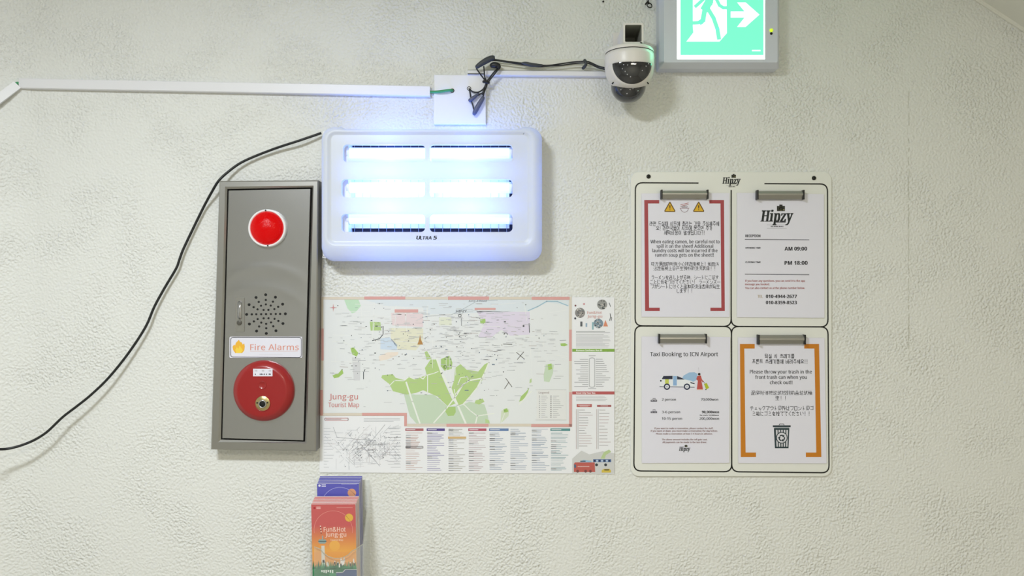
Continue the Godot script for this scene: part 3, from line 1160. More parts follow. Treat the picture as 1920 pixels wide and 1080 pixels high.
	g.lathe(s0 - Vector3(0, 0.004, 0), Vector3.DOWN, [[0.003, -0.004], [0.003, 0.002], [0.0001, 0.003]], 12)
	part(t, "arm_screw", g, M.screw_dark)

# ------------------------------------------------------------------ trunking, plate and camera cables
func strip(g: Geo, tl: Vector2, tr: Vector2, br: Vector2, bl: Vector2, z: float) -> void:
	var f := ring4(tl, tr, br, bl, z, z)
	var m := ring4(tl, tr, br, bl, z, z - 0.0015)
	var inner := ring4(tl + Vector2(0, 1), tr + Vector2(0, 1), br + Vector2(0, -1), bl + Vector2(0, -1), z, z)
	g.loft([flat_z(f, 0.0), m, inner])
	g.cap(inner)

func bez(pts: Array, n := 6) -> Array:
	# smooth path through measured points [px, py, z]
	var v := []
	for p in pts:
		v.append(P(p[0], p[1], p[2]))
	var out := []
	for i in v.size() - 1:
		var a: Vector3 = v[max(i - 1, 0)]
		var b: Vector3 = v[i]
		var c: Vector3 = v[i + 1]
		var d: Vector3 = v[min(i + 2, v.size() - 1)]
		for j in n:
			out.append(b.cubic_interpolate(c, a, d, float(j) / n))
	out.append(v[v.size() - 1])
	return out

func trunking() -> void:
	var t := thing("cable_trunking", "long white cable trunking running across the wall to the square plate", "trunking", P(420, 175))
	var g := geo()
	strip(g, Vector2(35, 146.5), Vector2(806, 161), Vector2(806, 180), Vector2(35, 165), 0.013)
	part(t, "cover", g, M.trunking_white)
	t = thing("cable_trunking", "short white cable trunking slanting down at the bend of the wall", "trunking", P(15, 172, 0.03))
	g = geo()
	var q0 := on_bend(36)
	var q1 := on_bend(-60)
	q0.y = P(0, 158.5, q0.z).y
	q1.y = P(0, 158.5 + 72, q1.z).y
	var dir := (q1 - q0).normalized()
	var n := Vector3(sin(deg_to_rad(30)), 0, cos(deg_to_rad(30)))
	n = (n - dir * n.dot(dir)).normalized()
	var b := Basis(dir, n.cross(dir), n)
	g.box((q0 + q1) / 2 + n * 0.006 + dir * 0.004, Vector3(q0.distance_to(q1), 0.019, 0.012), b)
	part(t, "cover", g, M.trunking_white)
	# green cable at both ends
	t = thing("data_cable", "green cable leaving the trunking and entering the white square plate", "cable", P(822, 172, 0.01))
	g = geo(true)
	g.tube(bez([[780, 172, 0.007], [806, 172.5, 0.008], [822, 172, 0.016], [840, 169.5, 0.018], [847, 169.5, 0.012], [848.5, 170, 0.006]]), 0.0032, 10)
	part(t, "sheath", g, M.green_sheath)
	t = thing("data_cable", "green cable showing in the gap between the long and the slanting trunking", "cable", P(33, 158, 0.006))
	g = geo(true)
	g.tube([P(50, 156, 0.006), P(35, 156.5, 0.007), P(28, 157.5, 0.014), P(20, 162, 0.018)], 0.0042, 10)
	part(t, "sheath", g, M.green_sheath)
	# blank plate
	t = thing("cover_plate", "white square blank wall plate above the bug zapper", "wall plate", P(863, 233))
	g = geo()
	var z := 0.0095
	var f := ring4(Vector2(814, 140), Vector2(911, 140.5), Vector2(911, 233), Vector2(813, 233), z, z)
	var f2 := ring4(Vector2(815, 141), Vector2(910, 141.5), Vector2(910, 232), Vector2(814, 232), z, z)
	g.loft([flat_z(f, 0.0), flat_z(f, z - 0.001), f2])
	g.cap(f2)
	part(t, "plate", g, M.plate_white)
	for e in [[848, 170], [879.5, 166]]:
		g = geo(true)
		var c := P(e[0], e[1], z)
		g.lathe(Vector3(c.x, c.y, z - 0.0005), Vector3.BACK, [[0.0052, 0.0], [0.005, 0.0012], [0.0038, 0.0014], [0.0034, 0.0003], [0.0001, 0.0003]], 16)
		part(t, "grommet", g, M.black_rubber)
	# low ledge of an open trunking under the cables, and its smooth backing
	t = thing("cable_trunking", "thin white trunking under the black camera cables", "trunking", P(1006, 143))
	g = geo()
	strip(g, Vector2(877, 131.5), Vector2(1137, 133.5), Vector2(1137, 143), Vector2(877, 140.5), 0.013)
	part(t, "channel", g, M.trunking_white)
	g = geo()
	var y0 := P(877, 138.3, 0.0136)
	var y1 := P(908, 138.8, 0.0136)
	g.box((y0 + y1) / 2, Vector3(y1.x - y0.x, 0.002, 0.0012))
	part(t, "slit", g, M.gap_black)
	g = geo()
	strip(g, Vector2(877, 109), Vector2(1134, 111), Vector2(1134, 133), Vector2(877, 131), 0.0022)
	part(t, "backing", g, M.smooth_paint)
	# black camera lead with its plugs
	t = thing("camera_lead", "tangled black camera cables with plugs, tied from the plate to the dome camera", "cable", P(1000, 130))
	for off in [[0.0, 0.0], [3.0, 0.006]]:
		var o: float = off[0]
		var zz: float = off[1]
		g = geo(true)
		g.tube(bez([[1143, 129 + o, 0.03], [1134, 127 + o, 0.03], [1122, 124 + o, 0.02], [1108, 117.5 + o, 0.016 + zz], [1098, 115 + o, 0.02 + zz], [1078, 116 + o, 0.014 + zz], [1052, 119.5 + o, 0.012 + zz], [1030, 122.5 + o * 0.4, 0.012 + zz], [1010, 122 + o, 0.013 + zz], [985, 119 + o, 0.013 + zz], [958, 116 + o * 0.6, 0.014 + zz], [930, 112 + o * 0.5, 0.016 + zz], [922, 111 + o, 0.018 + zz]]), 0.0017, 8)
		part(t, "cable", g, M.black_rubber)
	g = geo(true)
	g.tube(bez([[978, 118, 0.022], [986, 119, 0.022], [996, 121.5, 0.022], [1010, 122.5, 0.022], [1018, 122, 0.022]], 3), [0.0015, 0.0025, 0.0035, 0.0042, 0.0046, 0.0048, 0.0048, 0.0046, 0.0042, 0.0036, 0.003, 0.0024, 0.0014], 10)
	part(t, "plug", g, M.grey_rubber)
	g = geo(true)
	g.tube(bez([[892, 127, 0.03], [900, 121, 0.03], [912, 113.5, 0.03], [922, 109, 0.03], [928, 108, 0.03]], 3), [0.0025, 0.0048, 0.0055, 0.006, 0.0066, 0.007, 0.0072, 0.0072, 0.0068, 0.0066, 0.006, 0.005, 0.003], 12)
	part(t, "plug", g, M.grey_rubber)
	g = geo(true)
	g.tube(bez([[919, 124, 0.022], [926, 122, 0.022], [934, 124, 0.022], [934, 130, 0.022]], 3), [0.003, 0.0055, 0.0066, 0.0072, 0.0074, 0.0072, 0.0068, 0.006, 0.0048, 0.003], 12)
	part(t, "plug", g, M.black_rubber)
	for path in [
		[[893, 128, 0.03], [899, 137, 0.028], [905, 145, 0.024], [911, 152, 0.022]],
		[[907, 124, 0.03], [908, 135, 0.028], [909, 145, 0.024], [912, 152, 0.022]],
		[[932, 129, 0.024], [924, 138, 0.026], [917, 147, 0.024], [912, 154, 0.022]],
		[[936, 128, 0.024], [928, 138, 0.026], [919, 149, 0.024], [914, 157, 0.022]],
		[[912, 152, 0.022], [910, 160, 0.02], [905, 168, 0.018], [896, 173, 0.017], [887, 172, 0.016], [881, 168, 0.013], [879.5, 166, 0.008]],
		[[914, 155, 0.022], [911, 165, 0.02], [906, 173, 0.018], [899, 177, 0.017], [893, 180, 0.017]],
		[[912, 154, 0.023], [910, 166, 0.022], [907, 175, 0.02], [906, 184, 0.02]],
		[[880, 167, 0.01], [882, 178, 0.014], [883, 186, 0.016], [886, 196, 0.018], [889, 208, 0.018], [890, 214, 0.018]]]:
		g = geo(true)
		g.tube(bez(path, 5), 0.0017, 8)
		part(t, "cable", g, M.black_rubber)
	g = geo(true)
	g.tube(bez([[879, 190, 0.017], [884, 186, 0.018], [892, 180, 0.018], [898, 174.5, 0.017]], 3), [0.0025, 0.0042, 0.0046, 0.0046, 0.0046, 0.0042, 0.0036, 0.003, 0.0026, 0.0018], 12)
	part(t, "plug", g, M.blue_grey_rubber, "grey-lilac plug")
	g = geo(true)
	g.tube(bez([[888, 216, 0.018], [891, 209, 0.019], [897, 198, 0.02], [903, 188, 0.02], [907, 181, 0.02]], 3), [0.002, 0.004, 0.005, 0.0056, 0.0058, 0.0058, 0.0056, 0.0056, 0.0054, 0.0052, 0.0048, 0.004, 0.0024], 12)
	part(t, "plug", g, M.blue_grey_rubber, "blue-grey barrel plug")
	for e in [[[906, 153, 0.024], [911, 154, 0.028], [917, 155, 0.024]], [[905, 178, 0.022], [907, 172, 0.024], [909, 166, 0.022]]]:
		g = geo(true)
		g.tube(bez(e, 4), 0.0032, 8)
		part(t, "cable_tie", g, M.black_rubber)
	g = geo(true)
	g.tube(bez([[1096, 113, 0.02], [1099, 118, 0.026], [1097, 124, 0.022], [1093, 128, 0.012]], 4), 0.0038, 8)
	part(t, "cable_clip", g, M.grey_rubber)

# ------------------------------------------------------------------ notice board
func logo(k: Ink, x0: float, x1: float, y: float, cap: float) -> void:
	write(k, "Hipzy", x0, x1 - cap * 0.17, y, cap, "14161e", "serifbold", 0.14, cap * 0.05)
	var cx := x0 + (x1 - x0) * 0.62
	var w := (x1 - x0) * 0.12
	k.flat(cx - w, y - cap * 0.9, cx + w, y - cap * 0.44, "23241f")
	k.flat(cx - w * 0.4, y - cap * 1.02, cx + w * 0.4, y - cap * 0.88, "23241f")
	k.layer += 1
	k.ring(cx, y - cap * 0.66, w * 0.34, maxf(0.4, w * 0.16), "b9b06a")
	k.disc(cx + w * 0.72, y - cap * 0.56, w * 0.14, "b9b06a")
	k.layer -= 1

func arc_path(corners: Array, r: float, closed: bool) -> Array:
	var out := []
	var n := corners.size()
	for i in n:
		var c := Vector2(corners[i][0], corners[i][1])
		if not closed and (i == 0 or i == n - 1):
			out.append(c)
			continue
		var a := Vector2(corners[(i - 1 + n) % n][0], corners[(i - 1 + n) % n][1])
		var b := Vector2(corners[(i + 1) % n][0], corners[(i + 1) % n][1])
		var p := c + (a - c).normalized() * r
		var q := c + (b - c).normalized() * r
		for j in 7:
			var f := j / 6.0
			out.append(p.lerp(c, f).lerp(c.lerp(q, f), f))
	if closed:
		out.append(out[0])
	return out

func sheet(called: String, label: String, tl: Vector2, tr: Vector2, br: Vector2, bl: Vector2) -> Node3D:
	var z := 0.0072
	var b := P((bl.x + br.x) / 2, (bl.y + br.y) / 2, z)
	var t := thing(called, label, "notice", Vector3(b.x, b.y, 0.006), "laminated notices clipped to the white board")
	var g := geo()
	var f := ring4(tl, tr, br, bl, z, z)
	g.prism(flat_z(f, z - 0.0011), f)
	part(t, "paper", g, M.laminated_paper)
	return t

func notice_board() -> void:
	var z := 0.005
	var t := thing("notice_board", "white rounded notice board divided into four by black lines", "notice board", Vector3(P(1371, 893, z).x, P(1371, 893, z).y, 0))
	var g := geo()
	var f0 := rr(1182.5, 322, 1559.5, 893.5, 16, z, 0.0, 8)
	var f1 := rr(1182.5, 322, 1559.5, 893.5, 16, z, z - 0.0008, 8)
	var f2 := rr(1183.3, 322.8, 1558.7, 892.7, 15.4, z, z, 8)
	g.loft([f0, f1, f2])
	g.cap(f2)
	part(t, "panel", g, M.board_white)
	var k := ink_at(z + 0.0003)
	k.line(arc_path([[1309, 343.3], [1191.3, 342.6], [1190.8, 611], [1371, 612], [1371, 357]], 14, false), 2.4, "16161a")
	k.line(arc_path([[1434, 344.3], [1551.5, 345], [1552.5, 613], [1371, 612], [1371, 590]], 14, false), 2.4, "16161a")
	k.line(arc_path([[1190.5, 611], [1371.5, 612], [1372, 884.5], [1188.5, 883]], 14, true), 2.4, "16161a")
	k.line(arc_path([[1371.5, 612], [1552.5, 613], [1554.5, 886.5], [1372, 884.5]], 14, true), 2.4, "16161a")
	logo(k, 1354, 1389, 338.5, 12)
	write(k, "Guesthouse", 1371, 1382, 344.5, 1.8, "3a3a3a", "sansbold")
	k.flat(1362, 348, 1382, 348.4, "8a8a86")
	write(k, "SINCE 2015", 1366, 1378, 350, 1.6, "55554f", "sansbold")
	part(t, "printed_lines", k, M.ink)
	for e in [[1216, 331], [1526, 334]]:
		g = geo(true)
		var c := P(e[0], e[1], z)
		g.lathe(Vector3(c.x, c.y, z), Vector3.BACK, [[0.0052, -0.001], [0.005, 0.0016], [0.0032, 0.0028], [0.0001, 0.003]], 16)
		var sc := part(t, "screw", g, M.screw_dark)
		g = geo()
		g.box(Vector3(c.x, c.y, z + 0.003), Vector3(0.0064, 0.0012, 0.001), Basis(Vector3.BACK, 0.6))
		g.box(Vector3(c.x, c.y, z + 0.003), Vector3(0.0064, 0.0012, 0.001), Basis(Vector3.BACK, 0.6 + PI / 2))
		part(sc, "slot", g, M.gap_black)
	# clips: half-round aluminium bars with black ends
	for e in [[1240.5, 357, 1326.5, 373], [1420, 357.5, 1506, 374], [1236, 627, 1323.5, 643.5], [1422, 628.5, 1508.5, 645.5]]:
		g = geo(true)
		var zc := 0.0085
		var xa := P(e[0], e[1], zc + 0.008)
		var xb := P(e[2], e[3], zc + 0.008)
		var ym := (xa.y + xb.y) / 2
		var hh := (xa.y - xb.y) / 2
		var rings := []
		for x in [xa.x, xb.x]:
			var ring := PackedVector3Array()
			for s in [[1.0, -0.0006], [1.0, 0.005], [0.75, 0.0095], [0.3, 0.0118], [0.05, 0.0122], [-0.12, 0.0116], [-0.9, 0.0062], [-1.0, 0.0045], [-1.0, -0.0006]]:
				ring.append(Vector3(x, ym + hh * s[0], zc + s[1]))
			rings.append(ring)
		g.smooth(false)
		g.loft(rings, false)
		g.cap(rings[1])
		g.cap(rings[0], false)
		var clip := part(t, "clip", g, M.steel_frame, "brushed aluminium clip bar")
		for x in [xa.x, xb.x]:
			g = geo()
			g.box(Vector3(x, ym + 0.0004, zc + 0.0062), Vector3(0.0032, hh * 2 + 0.0015, 0.0136))
			part(clip, "end_cap", g, M.black_rubber)
	# --- notice about noodles
	var n := sheet("notice", "laminated notice with dark red brackets and two yellow warning triangles", Vector2(1203, 363), Vector2(1368, 362), Vector2(1368, 594.5), Vector2(1203, 594))
	k = ink_at(0.0074)
	for side in [[[1208, 375], [1236, 375], [1236, 381.5], [1215, 381.5], [1217, 577], [1237, 577], [1237, 583], [1209.5, 583]], [[1357.5, 375], [1330, 375], [1330, 381.5], [1351, 381.5], [1352.5, 577], [1332, 577], [1332, 583], [1359, 583]]]:
		k.poly(side, "a8434b")
	for cx in [1256.0, 1310.0]:
		k.layer = 0
		k.poly([[cx - 1, 378.5], [cx + 1, 378.5], [cx + 10.5, 395.5], [cx + 9.5, 397.5], [cx - 9.5, 397.5], [cx - 10.5, 395.5]], "6e4f14")
		k.layer = 1
		k.poly([[cx, 380.6], [cx + 8.7, 395.8], [cx - 8.7, 395.8]], "e0b022")
		k.layer = 2
		k.poly([[cx - 1.1, 385], [cx + 1.1, 385], [cx + 0.6, 391.2], [cx - 0.6, 391.2]], "3b2a0a")
		k.disc(cx, 393.3, 0.9, "3b2a0a")
	k.layer = 0
	k.ring(1283.5, 391, 7, 0.7, "8c4f55", 0.0, PI)
	k.line([[1275, 390.5], [1292, 390.5]], 0.9, "8c4f55")
	k.line([[1276, 384], [1291, 380.5]], 0.9, "b0564f")
	k.line([[1276, 387], [1291, 383]], 0.9, "b0564f")
	for i in 4:
		k.ring(1279.5 + i * 2.6, 387.5, 1.3, 0.5, "b0564f")
	var dk := "34323c"
	write_cjk(k, "라면 드실때 시트에 흘리는 것을 조심해주세", 1218, 1349, 419.5, 8, dk, 0.8)
	write_cjk(k, "요! 라면국물이 시트에 묻으면 추가", 1230, 1336, 428, 8, dk, 0.8)
	write_cjk(k, "세탁비용이 발생됩니다!!", 1245, 1322, 436.5, 8, dk, 0.8)
	write(k, "When eating ramen, be careful not to", 1219.5, 1349, 453, 6.4, dk, "sans")
	write(k, "spill it on the sheet! Additional", 1231, 1337, 461.5, 6.4, dk, "sans")
	write(k, "laundry costs will be incurred if the", 1223, 1345, 469.8, 6.4, dk, "sans")
	write(k, "ramen soup gets on the sheet!!", 1228.5, 1338, 478, 6.4, dk, "sans")
	write_cjk(k, "吃方便面的时候小心掉在座椅上！如面汤", 1221, 1348, 494.8, 7.4, dk, 0.7)
	write_cjk(k, "沾在座椅上会产生额外的洗涤费用！！", 1225, 1345, 503.2, 7.4, dk, 0.7)
	write_cjk(k, "ラーメンを召し上がる時, シートにこぼす", 1221, 1348, 520, 7.2, dk, 0.75)
	write_cjk(k, "ことに気をつけてください！ ラーメンスー", 1218, 1351, 528.5, 7.2, dk, 0.75)
	write_cjk(k, "プがシートに付くと追加の洗濯費用が発生", 1220, 1350, 537, 7.2, dk, 0.75)
	write_cjk(k, "します！！", 1267, 1302, 545.5, 7.2, dk, 0.75)
	part(n, "print", k, M.ink)
	# --- opening hours
	n = sheet("notice", "laminated sheet with a large black logo and reception opening hours", Vector2(1382, 361.5), Vector2(1545, 364), Vector2(1546, 596), Vector2(1382, 595))
	k = ink_at(0.0074)
	logo(k, 1425.5, 1488, 405, 21)
	write(k, "Guesthouse", 1455, 1473, 416, 3, "2a2a32", "sansbold")
	k.flat(1438, 421.3, 1475, 421.8, "9a98a4")
	write(k, "SEE SEOUL IN ALL", 1445, 1469, 424.7, 2.2, "45434f", "sansbold")
	k.flat(1438, 428, 1475, 428.5, "9a98a4")
	write(k, "RECEPTION", 1397.5, 1425.5, 442.3, 4.6, "2c2c36", "sansbold")
	k.line([[1397, 448.7], [1517, 449.7]], 1.2, "34343e")
	write(k, "OPENING TIME", 1397.5, 1426, 464.7, 2.9, "3c3c48", "sansbold")
	write(k, "AM 09:00", 1471, 1513, 466.3, 7, "1c1c26", "sansbold")
	write(k, "CLOSING TIME", 1397.5, 1426, 491.6, 2.9, "3c3c48", "sansbold")
	write(k, "PM 18:00", 1471, 1514, 493, 7, "1c1c26", "sansbold")
	k.line([[1397, 514], [1517, 515]], 1.2, "4a4a54")
	write(k, "If you have any questions, you can send it to the app", 1397, 1509, 526.5, 3.6, "a04a48", "sans")
	write(k, "message you booked.", 1397, 1443, 533, 3.6, "a04a48", "sans")
	write(k, "You can also contact us at the phone number below.", 1397, 1509, 540, 3.6, "a04a48", "sans")
	write(k, "TEL", 1420.5, 1430, 555.7, 5, "b09a78", "sans")
	write(k, "010-4944-2677", 1436, 1494, 555.7, 6, "1e1e28", "sansbold")
	write(k, "010-8359-8523", 1436, 1494, 567.3, 6, "1e1e28", "sansbold")
	part(n, "print", k, M.ink)
	# --- taxi
	n = sheet("notice", "laminated airport taxi price sheet with a white van picture", Vector2(1203, 631), Vector2(1369, 632), Vector2(1367.5, 868), Vector2(1203.5, 868.5))
	k = ink_at(0.0074)
	write(k, "Taxi Booking to ICN Airport", 1219, 1346, 664, 7.6, "22222a", "sans")
	k.poly([[1277, 712], [1282, 704], [1292, 698.5], [1302, 698], [1308, 701], [1308, 711], [1300, 716], [1284, 714]], "9fc0e2")
	k.layer = 1
	k.poly([[1237, 712], [1241, 706], [1247, 704], [1268, 704], [1276, 707], [1284, 711.5], [1296, 714], [1302, 718], [1303, 726], [1238, 726]], "eceef4")
	k.layer = 2
	k.poly([[1241, 710], [1244, 705], [1261, 704.7], [1261, 711], [1242, 711]], "272e44")
	k.poly([[1269.5, 705], [1276, 707.5], [1284, 711.5], [1269.5, 711.5]], "272e44")
	k.flat(1262, 705, 1269, 723, "93b6de")
	k.flat(1247, 711, 1254, 725, "c8d060")
	k.line([[1237, 725], [1302, 726]], 1.2, "20284a")
	k.poly([[1294, 716], [1302.5, 718.5], [1302, 720.5], [1295, 718.5]], "20263c")
	k.disc(1239, 714, 1.6, "20263c")
	for x in [1250.5, 1288.0]:
		k.layer = 3
		k.disc(x, 725, 6, "20284a")
		k.layer = 4
		k.disc(x, 725, 3.6, "e6e8f0")
		k.layer = 5
		k.disc(x, 725, 1.6, "b8bcc8")
	k.layer = 2
	k.disc(1311, 701.5, 2.4, "2a2020")
	k.poly([[1307.5, 705], [1314, 704], [1316, 711], [1319.5, 716], [1317.5, 717], [1315, 713], [1318, 730], [1306.5, 730], [1308.5, 714], [1305.5, 711]], "c0524c")
	k.poly([[1306.5, 730], [1318, 730], [1318, 731.3], [1306.5, 731.3]], "e8c8b8")
	k.poly([[1320, 720], [1325, 718], [1329.5, 727], [1324, 730.5]], "b4c02e")
	k.line([[1318, 714], [1322, 719]], 0.7, "3a3a40")
	k.disc(1323.5, 730.5, 1, "20263c")
	k.line([[1309.5, 689], [1310.5, 697]], 0.5, "c0bccc")
	k.layer = 0
	for y in [750.0, 771.5]:
		k.poly([[1220, y + 3], [1220, y], [1222.5, y - 0.5], [1224, y - 3.4], [1229, y - 3.4], [1230.5, y - 0.5], [1232, y], [1232, y + 3]], "55535f")
		k.layer = 1
		k.flat(1223, y - 2.4, 1229.5, y - 0.8, "d8d6e0")
		k.flat(1221.5, y + 0.6, 1225, y + 1.6, "c8c6d0")
		k.flat(1227, y + 0.6, 1230.5, y + 1.6, "c8c6d0")
		k.layer = 0
	write(k, "2 person", 1241, 1267, 749, 4.6, "25252d", "sans")
	write(k, "70,000won", 1314, 1346.5, 749, 4.6, "25252d", "sans")
	write(k, "3-6 person", 1241, 1275, 772.5, 4.6, "25252d", "sans")
	write(k, "90,000won", 1316, 1348, 772.5, 4.6, "25252d", "sansbold")
	write(k, "for each 10,000won", 1312, 1347.5, 778.6, 2.6, "45454f", "sans")
	write(k, "10-15 peron", 1241, 1278.5, 784.8, 4.6, "25252d", "sans")
	write(k, "200,000won", 1311.5, 1348, 784.8, 4.6, "25252d", "sans")
	for e in [["If you want to make a reservation, please contact the staff.", 1227, 1337, 803], ["If you want at dawn, you must make a reservation the day before.", 1220, 1345.5, 808], ["Please make a reservation at least 3-4 hours in advance.", 1230, 1336, 813.3], ["The above amount includes the toll gate cost.", 1241, 1326, 824], ["All payments can be made to the taxi driver.", 1242, 1325.5, 829.2]]:
		write(k, e[0], e[1], e[2], e[3], 3.0, "86605f", "sans")
	logo(k, 1273, 1294.5, 841.5, 7.5)
	part(n, "print", k, M.ink)
	# --- rubbish
	n = sheet("notice", "laminated notice with orange brackets and a black waste bin picture", Vector2(1384, 632.5), Vector2(1546, 633.5), Vector2(1550, 869), Vector2(1384.5, 868.5))
	k = ink_at(0.0074)
	for side in [[[1387.3, 645], [1415, 645], [1415, 653.5], [1395.5, 653.5], [1398, 848.5], [1417.5, 848.5], [1417.5, 857], [1389, 857]], [[1535.7, 645], [1508, 645], [1508, 653.5], [1527, 653.5], [1530.5, 848.5], [1511, 848.5], [1511, 857], [1540, 857]]]:
		k.poly(side, "cb7d16")
	dk = "2c2c34"
	write_cjk(k, "퇴실 시 쓰레기를", 1434, 1490, 667.8, 7.6, dk, 0.85)
	write_cjk(k, "프론트 쓰레기통에 버려주세요!!", 1410, 1515, 678, 7.8, dk, 0.85)
	write(k, "Please throw your trash in the", 1406, 1522, 697, 6.6, dk, "sans")
	write(k, "front trash can when you", 1416, 1512.5, 707, 6.6, dk, "sans")
	write(k, "check out!!", 1443.5, 1485.5, 717, 6.6, dk, "sans")
	write_cjk(k, "退房时请把垃圾扔到前台垃圾桶", 1408, 1523, 736.5, 7.6, dk, 0.75)
	write_cjk(k, "里！！", 1453.5, 1478, 746.3, 7.6, dk, 0.75)
	write_cjk(k, "チェックアウトの際はフロントのゴ", 1406, 1526, 765.3, 7.6, dk, 0.8)
	write_cjk(k, "ミ箱にゴミを捨ててください！！", 1410, 1522, 775.5, 7.6, dk, 0.8)
	var bin := "283a40"
	k.poly([[1451, 803], [1480, 803], [1478.5, 840.5], [1453, 840.5]], bin)
	k.flat(1449, 797.5, 1482.5, 801, bin)
	k.flat(1452, 801.6, 1479.5, 803, "7f8e90")
	k.line(arc_path([[1461, 797], [1461.5, 795], [1469.5, 795], [1470, 797]], 1, false), 1.0, bin)
	k.layer = 1
	for i in 5:
		var x := 1455.2 + i * 4.9
		k.poly([[x - 0.4, 806], [x + 2.6, 806], [x + 2.4 + (1465.5 - x) * 0.08, 837.5], [x + (1465.5 - x) * 0.08, 837.5]], "dcdae2")
	k.layer = 2
	k.disc(1465.8, 820.7, 11, bin)
	k.layer = 3
	k.disc(1465.8, 820.7, 9.4, "dcdae2")
	k.layer = 4
	for i in 3:
		var a := -PI / 2 + TAU * i / 3
		var pts := []
		for j in 5:
			var b := a - 0.75 + 1.3 * j / 4.0
			pts.append(Vector2(1465.8 + 5.0 * cos(b), 821.2 + 5.0 * sin(b)))
		k.line(pts, 2.2, bin)
		var e := a + 0.95
		k.poly([Vector2(1465.8 + 8 * cos(e - 0.35), 821.2 + 8 * sin(e - 0.35)), Vector2(1465.8 + 4.8 * cos(e + 0.25), 821.2 + 4.8 * sin(e + 0.25)), Vector2(1465.8 + 2.2 * cos(e - 0.7), 821.2 + 2.2 * sin(e - 0.7))], bin)
	part(n, "print", k, M.ink)

# ------------------------------------------------------------------ tourist map
func Z3(a: Array) -> Array:
	# points read off a three-fold enlargement of the region that starts at (580, 540)
	var out := []
	for i in range(0, a.size(), 2):
		out.append(Vector2(580 + a[i] / 3.0, 540 + a[i + 1] / 3.0))
	return out

